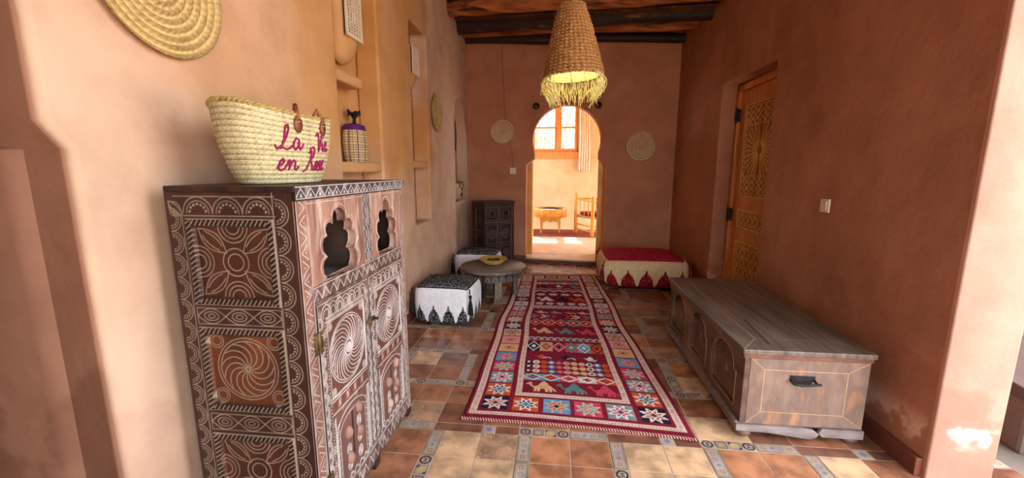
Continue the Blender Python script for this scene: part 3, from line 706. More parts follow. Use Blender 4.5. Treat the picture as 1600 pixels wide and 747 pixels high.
def rope(cv, x0, x1, y0, y1, wd, lc, dc):
    """hatched moulding around a panel"""
    for (a, b, c, d) in ((x0, x1, y0, y0+wd), (x0, x1, y1-wd, y1), (x0, x0+wd, y0, y1), (x1-wd, x1, y0, y1)):
        cv.rect(a, b, c, d, dc, .003); hor = (b-a) > (d-c); n = int(max(b-a, d-c)/.016)
        for k in range(n):
            t = (k+.5)/n
            if hor: x = a+(b-a)*t; cv.line([(x-.006, c+.003), (x+.006, d-.003)], .0035, lc, -.001)
            else: y = c+(d-c)*t; cv.line([(a+.003, y-.006), (b-.003, y+.006)], .0035, lc, -.001)
    cv.line([(x0, y0), (x1, y0), (x1, y1), (x0, y1)], .0025, lc, 0, True)
def leaf(cv, x0, y0, x1, y1, w, lc, wd=.0032, depth=-.0005):
    dx, dy = x1-x0, y1-y0
    for s_ in (-1, 1):
        for k in (1, .55):
            cv.line([(x0+dx*t-dy*s_*w*k*math.sin(PI*t), y0+dy*t+dx*s_*w*k*math.sin(PI*t)) for t in np.linspace(.0 if k == 1 else .2, 1 if k == 1 else .8, 12)], wd, lc, depth)
def flower(cv, x0, x1, y0, y1, lc):
    cx, cy = (x0+x1)/2, (y0+y1)/2; hw, hh = (x1-x0)/2, (y1-y0)/2
    for r in (.028, .046): cv.circ(cx, cy, r, .0035, lc, -.0005)
    for sx in (-1, 1):
        for sy in (-1, 1): leaf(cv, cx+sx*.03, cy+sy*.03, cx+sx*hw*.95, cy+sy*hh*.95, .22, lc, .0034)
    for r in (.024, .038, .052):
        cv.arc(cx, y1, r, PI, 2*PI, .0033, lc, -.0005); cv.arc(cx, y0, r, 0, PI, .0033, lc, -.0005)
        cv.arc(x0, cy, r, -PI/2, PI/2, .0033, lc, -.0005); cv.arc(x1, cy, r, PI/2, 1.5*PI, .0033, lc, -.0005)
def wheel(cv, cx, cy, r, lc, spokes=13, wd=.0036, twist=1.1, corners=None):
    for q in (1, .90): cv.circ(cx, cy, r*q, wd, lc, -.0005)
    for k in range(spokes):
        a = 2*PI*k/spokes; cv.line([(cx+r*.88*t*math.cos(a+twist*t*t), cy+r*.88*t*math.sin(a+twist*t*t)) for t in np.linspace(.06, 1, 10)], wd, lc, -.0005)
    if corners:
        x0, x1, y0, y1 = corners
        for sx, X_ in ((1, x0), (-1, x1)):
            for sy, Y_ in ((1, y0), (-1, y1)):
                for q in (.25, .38): cv.circ(X_+sx*r*.22, Y_+sy*r*.22, r*q*.6, wd*.8, lc, -.001)
def eyes(cv, x0, x1, y0, y1, n, lc):
    p = (x1-x0)/n; cy = (y0+y1)/2; h = (y1-y0)/2
    for i in range(n):
        a, b = x0+p*i, x0+p*(i+1)
        for s_ in (-1, 1): cv.line([(a+(b-a)*t, cy+s_*h*.95*math.sin(PI*t)) for t in np.linspace(0, 1, 12)], .0032, lc, -.0005)
        cv.circ((a+b)/2, cy, p*.26, .003, lc, -.0005, h*.55); cv.circ((a+b)/2, cy, p*.12, .0026, lc, -.001, h*.25)
    cv.line([(x0, y0), (x1, y0), (x1, y1), (x0, y1)], .0025, lc, 0, True)
cv = Canvas(D, 1.30, .002, SB); h = D
nb = noise2(cv.X*18, cv.Y*6, 1.4, 5)[..., None]; cv.c = cv.c*(1+.35*nb)
xl, xr = .062, D-.068
scal_v(cv, .012, .03, 1.25, 16, 1, SL); scal_v(cv, D-.060, .03, 1.28, 14, 1, SL)
cv.line([(.055, 0), (.055, 1.24)], .003, SL, -.001); cv.line([(xr+.001, 0), (xr+.001, 1.30)], .003, SL, -.001)
scal_h(cv, xl, xr, 1.233, 3, SL); cv.line([(.02, 1.225), (D-.06, 1.225)], .003, SL, -.001); cv.line([(.03, 1.287), (D-.06, 1.287)], .0025, SL, -.001)
leaf(cv, .012, 1.27, .055, 1.23, .3, SL)
for (y0, y1, k) in ((.93, 1.215, 'f'), (.55, .85, 'w'), (.17, .46, 'f')):
    ix0, ix1, iy0, iy1 = xl+.026, xr-.026, y0+.026, y1-.026
    cv.rect(ix0, ix1, iy0, iy1, SBr if k == 'w' else (84, 44, 28), 0, -.012)
    w_ = cv.win(ix0, ix1, iy0, iy1); cv.c[w_] *= (1+.5*noise2(cv.X[w_]*40, cv.Y[w_]*14, 1.0, int(y0*100)))[..., None].clip(.35, 1.6)
    rope(cv, xl+.003, xr-.003, y0, y1, .023, SL, SD)
    if k == 'f': flower(cv, ix0, ix1, iy0, iy1, SL)
    else: wheel(cv, (ix0+ix1)/2, (iy0+iy1)/2, .112, SL, 13, corners=(ix0, ix1, iy0, iy1))
for y0, y1 in ((.862, .918), (.475, .535), (.09, .155)): eyes(cv, xl+.004, xr-.004, y0, y1, 3, SL)
cv.rect(0, D, 0, .002, SD); 
me = cv.mesh('side_panel', M_wood, lambda X, Y, Z: (X-D, -.012-Z, Y*1.0231)); link('side_panel', me, cab, label='dark side panel carved with flowers, wheel and scallops')
# carcass
b = MB(); b.box(-D, -.004, .001, .014, .0, 1.33); b.build('side_board', M_woodd, cab)
b = MB(); b.box(-D, -.0, WD-.02, WD, .0, 1.30); b.build('side_board', M_woodd, cab)
b = MB(); b.box(-D, -D+.015, .012, WD-.02, .05, 1.30); b.build('back_board', M_inner, cab)
b = MB(); b.box(-D-.0, .012, -.014, WD+.008, 1.330, 1.35); b.box(-D, .004, .0, WD, 1.300, 1.331); o = b.build('top_board', M_woodd, cab, bev=.004)
b = MB(); b.box(-D+.015, -.02, .014, WD-.02, .955, .980); b.build('shelf', mat('grey_shelf', (142, 134, 134), (104, 94, 94), 5, .5, .2, 40), cab)
b = MB(); b.box(-D+.015, -.02, WD*.5-.012, WD*.5+.012, .955, 1.30); b.build('divider', M_inner, cab)
b = MB(); b.box(-D+.015, -.02, .014, WD-.02, .08, .10); b.build('shelf', M_inner, cab)
FBc = (102, 74, 64); FL = (198, 190, 184); FD = (70, 44, 38)
def front_canvas(w, h, base=FBc, res=.002, seed=1):
    c = Canvas(w, h, res, base); n_ = noise2(c.X*22, c.Y*9, 1.3, seed)[..., None]; c.c = c.c*(1+.28*n_)
    wh = np.clip(noise2(c.X*60, c.Y*50, 1.2, seed+9)*1.7-.12, 0, .55)[..., None]; c.c = c.c*(1-wh)+np.array(lin((176, 160, 150)))*wh; return c
def on_front(cv, name, y0, z0, par=cab, off=.001, label=None):
    return link(name, cv.mesh(name, M_wood, lambda X, Y, Z: (off+Z, y0+X, z0+Y)), par, label=label)
# zigzag band under the top
cv = front_canvas(WD+.02, .044, (70, 60, 64), .0018, 3); n = 17
for i in range(n):
    a, b_ = (WD+.02)*i/n, (WD+.02)*(i+1)/n
    cv.line([(a, .006), ((a+b_)/2, .036), (b_, .006)], .0042, FL, .001)
    cv.poly([((a+b_)/2-.007, .009), ((a+b_)/2+.007, .009), ((a+b_)/2, .022)], FL, .001)
cv.line([(0, .041), (WD+.02, .041)], .003, FL); cv.line([(0, .003), (WD+.02, .003)], .003, FL)
on_front(cv, 'zigzag_band', -.012, 1.306, off=.014, label='black and white zigzag band along the top edge')
# posts
for nm, y0, w_, z0, z1, sd_ in (('corner_post', 0, .062, 0, 1.303, 4), ('corner_post', WD-.042, .042, 0, 1.303, 5), ('stile', .455, .075, 1.0, 1.303, 6)):
    b = MB(); b.box(-.026, -.004, y0, y0+w_, z0, z1); p = b.build(nm, M_woodp, cab)
    cv = front_canvas(w_, z1-z0, (140, 96, 78) if nm == 'corner_post' else (92, 74, 72), .002, sd_); n = int((z1-z0)/.05)
    for i in range(n):
        y = (z1-z0)*(i+.5)/n; q = (z1-z0)/n/2
        if nm == 'stile':
            cv.line([(w_/2-.018, y), (w_/2, y+q), (w_/2+.018, y), (w_/2, y-q)], .003, FL, .001, True); cv.arc(w_/2-.036, y, q*.9, -PI/2, PI/2, .0025, FL, .001); cv.arc(w_/2+.036, y, q*.9, PI/2, 1.5*PI, .0025, FL, .001); cv.circ(w_/2, y, .007, .0025, FL, .001)
        else:
            s_ = 1 if i % 2 else -1
            cv.line([(w_*.5-s_*w_*.26, y-q), (w_*.5+s_*w_*.26, y), (w_*.5-s_*w_*.26, y+q)], .0032, FL, .001); cv.dot(w_*.5-s_*w_*.1, y, .0028, FL, .001)
    cv.line([(.003, 0), (.003, z1-z0)], .003, FL); cv.line([(w_-.003, 0), (w_-.003, z1-z0)], .003, FL)
    c2 = cv.mesh('carving', M_wood, lambda X, Y, Z: (.001+Z, y0+X, z0+Y)); link('carving', c2, p)
# fretwork arches (two open windows)
def lobes(cx, w, z0, z1):
    hw = w/2; H = z1-z0
    r = [(hw*.92, 0), (hw*.92, .05), (hw*1.02, .10), (hw*1.05, .20), (hw*.98, .28), (hw*.80, .33), (hw*.86, .36), (hw*.98, .42), (hw*1.0, .52), (hw*.92, .60), (hw*.74, .63),
         (hw*.78, .67), (hw*.80, .73), (hw*.70, .80), (hw*.52, .82), (hw*.40, .78), (hw*.37, .80), (hw*.38, .88), (hw*.30, .95), (hw*.14, .995), (0, 1.01)]
    return [(cx+a, z0+H*t) for a, t in r]+[(cx-a, z0+H*t) for a, t in r[::-1][1:]]
for y0, y1, c0, w_ in ((.060, .457, .262, .25), (.528, .872, .700, .215)):
    hole = lobes(c0, w_, 1.003, 1.26)
    hole[0] = (hole[0][0], 1.003); 
    b = MB(); outl = [(y0, 1.0), (hole[0][0], 1.0)]+hole+[(hole[-1][0], 1.0)]
    b.add(*extrude2d([[(y0, .998), (y0, 1.303), (y1, 1.303), (y1, .998)]+hole[::-1]], .034, .002, 'yz', -.034), True)
    pnl = b.build('arch_panel', M_woodp, cab, label='pinkish worn fretwork arch panel')
    off = [(c0+(a-c0)*1.12, 1.003+(z-1.003)*1.05) for a, z in hole[1:-1]]
    b = MB(); b.tube([(0.001, a, z) for a, z in off], .0018, 5); b.tube([(0.001, y0+.004, 1.29), (.001, y1-.004, 1.29)], .0018, 5); b.build('outline', M_white, pnl)
    b = MB(); b.add(*extrude2d([[(a, z) for a, z in ([(c0+w_*.40, 1.0)]+hole[1:20]+[(c0+w_*.25, 1.26), (c0+w_*.3, 1.2)])]], .02, .0, 'yz', -.06)) if False else None
# rails
for z0, z1 in ((.935, 1.0), (.035, .125)):
    b = MB(); b.box(-.030, -.004, .06, WD-.04, z0, z1); p = b.build('rail', M_woodp, cab)
    cv = front_canvas(WD-.10, z1-z0, FBc, .002, int(z0*10)+2); n = 16; w_ = WD-.10
    for i in range(n):
        a, b_ = w_*i/n, w_*(i+1)/n; cv.line([(a, (z1-z0)*.2), ((a+b_)/2, (z1-z0)*.75), (b_, (z1-z0)*.2)], .0036, FL, .001); cv.line([(a+.012, (z1-z0)*.2), ((a+b_)/2, (z1-z0)*.45), (b_-.012, (z1-z0)*.2)], .003, FD, -.001)
    cv.line([(0, .006), (w_, .006)], .003, FD, -.002); cv.line([(0, z1-z0-.006), (w_, z1-z0-.006)], .003, FL, .001)
    link('carving', cv.mesh('carving', M_wood, lambda X, Y, Z: (.001+Z, .06+X, z0+Y)), p)
# doors
def cab_door(y0, y1, seed):
    z0, z1 = .130, .930; w_, h_ = y1-y0, z1-z0
    b = MB(); b.box(-.022, -.007, y0, y1, z0, z1); d = b.build('door', M_woodp, cab, bev=.002, label='whitewashed carved door leaf')
    cv = front_canvas(w_, h_, FBc, .0018, seed); m = .045; bd = .046
    scal_v(cv, .004, .02, h_-.05, 15, 1, FL, .0012, .0032, True); scal_v(cv, w_-.004, .02, h_-.05, 15, -1, FL, .0012, .0032, True)
    for x in (.040, w_-.040):
        for k in range(52): cv.dot(x, .02+k*(h_-.08)/52, .0026, FL, .001)
    # top double scallops
    n = 7
    for i in range(n):
        cx = .03+(w_-.06)*(i+.5)/n
        cv.arc(cx, h_-.058, .034, 0, PI, .0034, FL, .0012, .046); cv.arc(cx, h_-.058, .022, 0, PI, .003, FL, .0012, .03)
    cv.line([(.045, h_-.062), (w_-.045, h_-.062)], .004, FL, .0015); cv.line([(.045, h_-.078), (w_-.045, h_-.078)], .004, FL, .0015)
    for k in range(18): x = .05+(w_-.1)*k/18; cv.line([(x, h_-.075), (x+.008, h_-.065)], .003, FL, .001)
    # rosette square
    sx0, sx1, sy0, sy1 = .052, w_-.052, .415, .715; cx, cy = (sx0+sx1)/2, (sy0+sy1)/2
    cv.rect(sx0, sx1, sy0, sy1, (104, 62, 50), 0, -.003)
    cv.line([(sx0, sy0), (sx1, sy0), (sx1, sy1), (sx0, sy1)], .0045, FL, .003, True)
    rx, ry = (sx1-sx0)/2*.97, .138
    for q in (1, .93): cv.circ(cx, cy, rx*q, .0036, FL, .003, ry*q)
    for k in range(24):
        a = 2*PI*k/24; cv.line([(cx+rx*.9*t*math.cos(a+1.0*t*t), cy+ry*.9*t*math.sin(a+1.0*t*t)) for t in np.linspace(.24, 1, 9)], .0036 if k % 2 else .0024, FL, .004)
    cv.circ(cx, cy, .03, .004, FL, .004, .034); cv.dot(cx, cy, .022, (206, 196, 188), .006)
    for ax_ in (sx0+.018, sx1-.018):
        for ay in (sy0+.018, sy1-.018):
            for q in (.015, .009, .003): cv.circ(ax_, ay, q, .003, FL, .002)
    # middle band
    cv.rect(.052, w_-.052, .352, .400, (122, 72, 56), 0, -.001)
    for yy in (.350, .402): cv.line([(.05, yy), (w_-.05, yy)], .004, FL, .002)
    n = 9
    for i in range(n): x = .056+(w_-.112)*(i+.5)/n; cv.line([(x-.009, .362), (x-.003, .392), (x+.003, .362), (x+.009, .392)], .003, FL if i % 2 else FD, .001)
    # lower panel with a keyhole arch and a dark slot
    px0, px1 = .058, w_-.058
    cv.rect(px0, px1, .03, .335, (116, 78, 68), 0, -.003)
    for x in (px0, px1):
        for k in range(26): cv.line([(x-.005, .034+k*.0116), (x+.005, .040+k*.0116)], .005, FL, .004)
    q = w_/2
    cv.line([(px0+.012, .03), (px0+.012, .25)]+arcpts(q, .25, px1-.012-q, .075, PI, 0, 14)+[(px1-.012, .25), (px1-.012, .03)], .004, FL, .003)
    cv.line([(px0+.03, .03), (px0+.03, .24)]+arcpts(q, .24, px1-.03-q, .055, PI, 0, 14)+[(px1-.03, .24), (px1-.03, .03)], .003, FL, .002)
    cv.rect(q-.010, q+.010, .085, .285, (40, 22, 18), 0, -.010)
    for k in range(9): cv.line([(px0+.012, .04+k*.03), (px0+.028, .05+k*.03)], .003, FL, .001); cv.line([(px1-.012, .04+k*.03), (px1-.028, .05+k*.03)], .003, FL, .001)
    for x in (q-.045, q+.045):
        for yy in (.07, .14, .215): 
            for r_ in (.017, .011, .005): cv.circ(x, yy, r_, .003, FL, .003, r_*1.4)
    scal_h(cv, .045, w_-.045, .008, 7, FL, True, .0012, .003, False)
    cv.line([(.002, .002), (w_-.002, .002), (w_-.002, h_-.002), (.002, h_-.002)], .003, FL, 0, True)
    link('carving', cv.mesh('carving', M_wood, lambda X, Y, Z: (.005+Z, y0+X, z0+Y)), d)
    for dy, zz in ((-.045, .215), (.045, .165), (.045, .275), (-.045, .10)):      # carved spiral bosses
        b = MB(); Mx = Matrix.Translation((.004, y0+q+dy, z0+zz)) @ Matrix.Rotation(PI/2, 4, 'Y')
        b.lathe([(0, .016), (.006, .017), (.012, .014), (.017, .008), (.019, 0)], 16, M=Matrix.Translation((.004, y0+q+dy, z0+zz)) @ Matrix.Diagonal((1, 1, 1.5, 1)) @ Matrix.Rotation(PI/2, 4, 'Y'))
        b.build('boss', M_woodp, d)
    return d
d1 = cab_door(.066, .452, 11); d2 = cab_door(.462, WD-.046, 12)
for dd, y, z in ((d1, .055, .80), (d1, .055, .24)):
    b = MB(); b.box(.001, .009, y-.016, y+.030, z-.045, z+.035); b.tube([(.009, y+.004, z-.045), (.009, y+.004, z+.035)], .005, 8)
    for a, c in ((-.008, .024), (.022, .02), (-.008, -.03), (.022, -.03)): b.lathe([(0, .012), (.003, .011), (.004, .009)], 8, (0, 0, 0), M=Matrix.Translation((0, y+a, z+c)) @ Matrix.Rotation(PI/2, 4, 'Y'))
    b.build('hinge', M_brass, dd, bev=.001)
b = MB(); b.box(.006, .013, .425, .495, .725, .745); b.box(.006, .02, .435, .448, .715, .755); b.tube([(.013, .48, .735), (.035, .48, .735)], .007, 10); b.build('latch', M_brass, d1, bev=.001)
for y in (.03, WD-.03, .455):
    b = MB(); b.box(-.04, .004, y-.028, y+.028, 0, .04); b.build('foot', M_woodd, cab, bev=.004)

# ------------------------------------------------------------------ straw market baskets
def basket_surf(t, h, side, a0, b0, a1, b1, H, n=2.3):
    """t along the long axis (-1..1) -> point; side +1 front, -1 back"""
    k = h/H; a = a0+(a1-a0)*k**.8; b = b0+(b1-b0)*k**.9
    return a, b
def market_basket(label, loc, rz, a0, b0, a1, b1, H, rimwave, text, tcol_, handles=True, res=(220, 90), mcol=(226, 214, 170), txs=1.0, group=None):
    t = thing('straw_basket', label, 'basket', loc, rz, group)
    na, nh = res; aa = np.linspace(0, 2*PI, na+1); hh = np.linspace(0, 1, nh+1); A, K_ = np.meshgrid(aa, hh)
    e = 2/2.4; c, s = np.cos(A), np.sin(A)
    def surf(A, K_, off=0):
        c, s = np.cos(A), np.sin(A); a = a0+(a1-a0)*K_**.85+off; b = b0+(b1-b0)*K_+off
        belly = .012*np.sin(PI*K_)
        x = (a+belly)*np.sign(c)*np.abs(c)**e; y = (b+belly)*np.sign(s)*np.abs(s)**e
        z = H*K_*(1+rimwave*(np.abs(c)**3)*K_)
        return x, y, z
    rows = 15; ridge = np.abs(np.sin(K_*rows*PI))**.6*.0045*(H/.28)
    u = A*a1/(H/rows)*1.05*.95
    tri = np.abs(((u*1.6+np.abs(((K_*rows) % 1)-.5)*2.2) % 1)-.5)*2
    x, y, z = surf(A, K_, ridge+.002*tri)
    co = np.stack([x, y, z], -1).reshape(-1, 3)
    base = np.array(lin(mcol)); dk = np.array(lin((150, 128, 74)))
    k = np.clip((1-np.abs(np.sin(K_*rows*PI))**.35)*.8+(tri < .38)*.55+.12*noise2(x*60, z*60, 1.0, 4), 0, 1)[..., None]
    col = base*(1-k)+dk*k
    me = gridmesh('body', co, na+1, nh+1, col.reshape(-1, 3), M_strawv)
    o = link('body', me, t); so = o.modifiers.new('s', 'SOLIDIFY'); so.thickness = .006; so.offset = -1
    b = MB(); x, y, z = surf(aa[:-1], np.zeros(na)+0.0, .002); b.poly([(p, q, .006) for p, q in zip(x, y)]); b.build('base', M_straw, t)
    b = MB()
    for ph in (0, 1):   # plaited rim
        x, y, z = surf(aa[:-1], np.ones(na), .002); w = np.arange(na)*.9+ph*PI
        b.tube([(p+.004*math.cos(q_)*p/a1, q+.004*math.cos(q_)*q/b1, r+.004+.005*math.sin(q_)) for p, q, r, q_ in zip(x, y, z, w)], .0052, 6, closed=True)
    b.build('rim', M_straw, t)
    def front(px, h, off=.004):    # px metres along the front
        k = h/H; a = a0+(a1-a0)*k**.85+.012*math.sin(PI*k); bb_ = b0+(b1-b0)*k+.012*math.sin(PI*k)
        q = max(0, 1-abs(px/a)**2.4)**(1/2.4)
        return (px, -(bb_*q+off), h*(1+rimwave*(abs(px/a)**3*.9)*k))
    if text:
        b = MB()
        for st in text:
            # densify
            pts = []
            for p, q in zip(st[:-1], st[1:]):
                for i in range(4): pts.append((p[0]+(q[0]-p[0])*i/4, p[1]+(q[1]-p[1])*i/4))
            pts.append(st[-1])
            b.tube([front(px, hz, .0065) for px, hz in pts], .0037*txs, 6)
        b.build('lettering', tcol_, t, label='embroidered lettering')
    if handles:
        for s_ in (1, -1):
            for hx in (-.075, .085):
                b = MB(); hx2 = hx; 
                v = []
                for (h_, w_) in ((.97, .010), (.93, .018), (.88, .022), (.83, .021), (.78, .014), (.745, .004)):
                    for q in (-1, 1): p = Vector(front(hx2+q*w_*(a1/.28), H*h_, .010)); p.y *= s_; v.append(p)
                f = [(2*i, 2*i+1, 2*i+3, 2*i+2) for i in range(5)]; 
                b.add(v, f, True); o = b.build('leather_tab', M_leather, t); so = o.modifiers.new('s', 'SOLIDIFY'); so.thickness = .005; so.offset = 0
                b = MB(); p = Vector(front(hx2, H*.90, .014)); p.y *= s_
                b.lathe([(0, .003), (.006, .002), (.007, 0)], 12, M=Matrix.Translation(p) @ Matrix.Rotation(PI/2*s_, 4, 'X')); b.build('rivet', M_brass, o)
            # short leather handle over the rim, falling inside
            pts = []
            for i in range(15):
                u_ = i/14; px = -.075+.16*u_; inn = math.sin(PI*u_)
                p = Vector(front(px, H*(.985), .004)); y = -(abs(p.y)-.045*inn)*1; z = p.z+.030*math.sin(PI*min(1, u_*9, (1-u_)*9))+.012-.10*max(0, inn-.45)
                pts.append((px, y*s_, z))
            b = MB(); b.tube([(pts[0][0], -abs(front(-.075, H*.93, .012)[1])*s_, H*.93)]+pts+[(pts[-1][0], -abs(front(.085, H*.93, .012)[1])*s_, H*.93)], .0085, 8); b.build('handle', M_leather, t)
    return t
# cursive strokes, in metres: x along the front, y height
def word(strokes, ox, oy, sc): return [[(ox+x*sc, oy+y*sc) for x, y in s_] for s_ in strokes]
Lc = [[(-.25, .15), (-.15, -.02), (.05, .12), (.25, .5), (.38, .85), (.36, 1.05), (.24, 1.0), (.18, .75), (.16, .45), (.08, .15), (-.08, .0), (.1, .06), (.3, .0), (.5, .05), (.62, .2)]]
ac = [[(1.0, .45), (.85, .52), (.7, .35), (.68, .12), (.8, .0), (.95, .12), (1.02, .45), (1.02, .15), (1.12, .02), (1.25, .15), (1.32, .3)]]
Vc = [[(.0, .75), (.1, .9), (.22, .85), (.25, .5), (.28, .0), (.42, .4), (.55, .85), (.68, 1.0), (.75, .88)]]
ic = [[(.62, .45), (.66, .12), (.76, .02), (.88, .2)], [(.70, .66), (.72, .70)]]
ec = [[(.88, .2), (1.0, .3), (1.08, .45), (1.0, .52), (.92, .35), (.96, .08), (1.1, .02), (1.25, .18)]]
e2 = [[(-.1, .1), (.08, .25), (.22, .42), (.14, .55), (.0, .4), (-.02, .12), (.12, .0), (.3, .08), (.4, .3)]]
nc = [[(.4, .3), (.5, .5), (.56, .45), (.55, .02), (.62, .3), (.76, .5), (.88, .42), (.90, .08), (1.0, .02), (1.15, .2)]]
Rc = [[(-.3, -.05), (-.1, .05), (.1, .45), (.2, .95)], [(.0, .8), (.1, 1.05), (.32, 1.12), (.42, .9), (.3, .62), (.14, .52), (.3, .3), (.42, .02), (.55, .1)]]
oc_ = [[(.55, .1), (.62, .4), (.74, .45), (.82, .25), (.74, .02), (.62, .05), (.58, .25)], [(.74, .45), (.9, .4)]]
sc_ = [[(.9, .15), (1.0, .45), (1.04, .5), (1.1, .2), (1.02, .0), (.92, .04)], [(1.1, .05), (1.2, .2)]]
e3 = [[(1.2, .2), (1.32, .3), (1.4, .45), (1.32, .52), (1.22, .35), (1.26, .08), (1.38, .02), (1.52, .15)]]
tx = word(Lc, -.150, .122, .080)+word(ac, -.150, .122, .080)+word(Vc, .035, .122, .078)+word(ic, .035, .122, .078)+word(ec, .035, .122, .078)
tx += word(e2, -.145, .048, .075)+word(nc, -.145, .048, .075)+word(Rc, -.005, .048, .080)+word(oc_, -.005, .048, .080)+word(sc_, -.005, .048, .080)+word(e3, -.005, .048, .080)
market_basket('big pale straw basket with pink lettering and leather handles on the carved cabinet', (-1.065, 1.515, CH+.001), PI/2, .185, .085, .262, .125, .245, .10, tx, M_magenta)
# small lettered basket far niche
tx = word([[(-.1, .4), (.1, .5), (.2, .1), (.35, .5), (.5, .1), (.7, .5), (.8, .1)], [(1.0, .4), (.85, .5), (.8, .1), (1., .1), (1.1, .5), (1.15, .1)]], -.02, .135, .055)
tx += word([[(.3, .5), (.1, .45), (.05, .1), (.3, .05)], [(.5, 1.0), (.42, .1), (.55, .45), (.65, .1)], [(.75, .3), (.95, .45), (.8, .5), (.78, .1), (1., .1)]], -.02, .055, .07)
market_basket('small straw basket with red lettering tucked in the far wall niche', (-1.438, 5.84, .985), math.radians(86), .11, .045, .20, .068, .22, .08, tx, M_redwool, True, (140, 60), (228, 210, 176), 1.5)

# purple lidded basket in the nearer niche
t = thing('lidded_basket', 'small purple trimmed basket with a tuft handle in the near niche', 'basket', (-1.452, 2.90, 1.4555))
na, nh = 120, 50; A, K_ = np.meshgrid(np.linspace(0, 2*PI, na+1), np.linspace(0, 1, nh+1)); H = .262
rad = .058+.020*np.sin(PI*(.15+.75*K_)); rad = rad+.0015*np.abs(np.sin(K_*15*PI)); e = .62
x = rad*np.sign(np.cos(A))*np.abs(np.cos(A))**e*.9; y = rad*1.25*np.sign(np.sin(A))*np.abs(np.sin(A))**e; z = H*K_
gridm = (np.abs(np.sin(K_*15*PI)) < .50) | (np.abs(np.sin(A*24)) < .26)
col = np.where(gridm[..., None], np.array(lin((118, 72, 84))), np.array(lin((232, 204, 140))))
col[K_ > .86] = lin((84, 24, 94)); edge = (np.abs(np.abs(np.cos(A))-np.abs(np.sin(A))) < .12); col[edge] = lin((92, 26, 100))
me = gridmesh('body', np.stack([x, y, z], -1).reshape(-1, 3), na+1, nh+1, col.reshape(-1, 3), M_strawv); link('body', me, t)
b = MB(); k = nh*(na+1); b.add([(x[-1, i], y[-1, i], H) for i in range(na)]+[(0, 0, H+.02)], [(i, (i+1) % na, na) for i in range(na)], True); b.build('lid', M_purple, t)
b = MB(); b.tube([(0, 0, H+.01), (0, .005, H+.05)], .012, 8)
for k in range(26):
    a = rng.uniform(0, 2*PI); b.tube([(0, .005, H+.045), (.025*math.cos(a), .005+.025*math.sin(a), H+.085), (.045*math.cos(a), .005+.045*math.sin(a), H+.06+.05*rng.random())], [.010, .009, .006], 5)
b.build('tuft', M_blackw, t)
# thing peeking in the second niche
t = b = MB(); b.lathe([(0, 0), (.045, 0), (.05, .01), (.046, .08), (.03, .12), (.022, .15), (.026, .17)], 24)
tag(b.build('clay_vase', mat('orange_clay', (214, 108, 44), (190, 84, 30), 8, .4), None, (-1.47, 3.90, 1.491)), 'orange clay vase on the shelf of the farther niche', 'vase')
# dark mirror hanging inside the far niche
t = thing('niche_mirror', 'slim dark leaf-shaped ornament hanging in the far arched niche', 'ornament', (-1.365, 5.50, 1.85))
b = MB(); n = 16
outl = [(.032*math.sin(PI*i/n)**.8, -.19+.38*i/n) for i in range(n+1)]+[(-.032*math.sin(PI*i/n)**.8, -.19+.38*i/n) for i in range(n-1, 0, -1)]
b.add(*extrude2d([outl], .02, .003, 'yz', 0), True); b.build('frame', M_wooda, t)
b = MB(); b.tube([(.01, 0, .18), (.0, .0, .26)], .003, 6); b.build('cord', M_blackw, t)

# ------------------------------------------------------------------ small corner cabinet
PHI = math.radians(39)
sc = thing('corner_cabinet', 'small blackened carved cabinet in the back left corner beside the arch', 'cabinet', (-1.0, 5.64, 0), PHI)
# local: front faces -Y; x 0..w, y 0..d ; near corner at the origin
w_, d_, h_ = .50, .36, .955
b = MB(); b.box(.018, w_-.002, .022, d_, .03, h_-.025); b.build('carcass', M_wooda, sc, bev=.003)
b = MB(); b.box(-.01, w_+.01, -.01, d_+.005, h_-.028, h_); b.build('top_board', M_wooda, sc, bev=.003)
KL = (112, 90, 78); KB = (60, 38, 31)
def dark_canvas(w, h, seed): 
    c = Canvas(w, h, .004, KB); c.c = c.c*(1+.4*noise2(c.X*20, c.Y*8, 1.2, seed)[..., None]); return c
cv = dark_canvas(w_, h_-.03, 2)
for x in (.135, .365):
    cv.dot(x, .78, .040, (12, 9, 9), 0, -.012); cv.poly([(x-.035, .70), (x+.035, .70), (x+.016, .77), (x-.016, .77)], (12, 9, 9), 0, -.012)
    cv.circ(x, .78, .052, .005, KL, .002); cv.line([(x-.1, .685), (x-.1, .87), (x+.1, .87), (x+.1, .685)], .006, KL, .003, True)
cv.line([(0, .655), (w_, .655)], .012, KL, .005); cv.line([(.25, .04), (.25, .65)], .006, (14, 10, 10), -.006)
for x0, x1 in ((.03, .235), (.265, .47)):
    for y0, y1 in ((.35, .62), (.06, .31)):
        cv.rect(x0+.02, x1-.02, y0, y1, (40, 28, 28), 0, -.006); cv.line([(x0+.02, y0), (x1-.02, y0), (x1-.02, y1), (x0+.02, y1)], .006, KL, .003, True)
        wheel(cv, (x0+x1)/2, (y0+y1)/2, .068, KL, 10, .005); 
o = link('front_panel', cv.mesh('front_panel', M_wood, lambda X, Y, Z: (X, .004-Z, .01+Y)), sc)
cv = dark_canvas(d_, h_-.03, 4)
for y0, y1 in ((.53, .84), (.1, .45)):
    cv.rect(.10, d_-.07, y0, y1, (40, 28, 28), 0, -.010); cv.line([(.10, y0), (d_-.07, y0), (d_-.07, y1), (.10, y1)], .007, KL, .003, True)
    wheel(cv, .195, (y0+y1)/2, .055, KL, 8, .005)
link('side_panel', cv.mesh('side_panel', M_wood, lambda X, Y, Z: (.002-Z, d_-X, .01+Y)), sc)
for z in (.50, .36, .27):
    b = MB(); b.lathe([(0, .02), (.008, .018), (.01, .01), (.006, 0)], 12, M=Matrix.Translation((.25, -.004, z)) @ Matrix.Rotation(PI/2, 4, 'X')); b.build('knob', M_brass, sc)
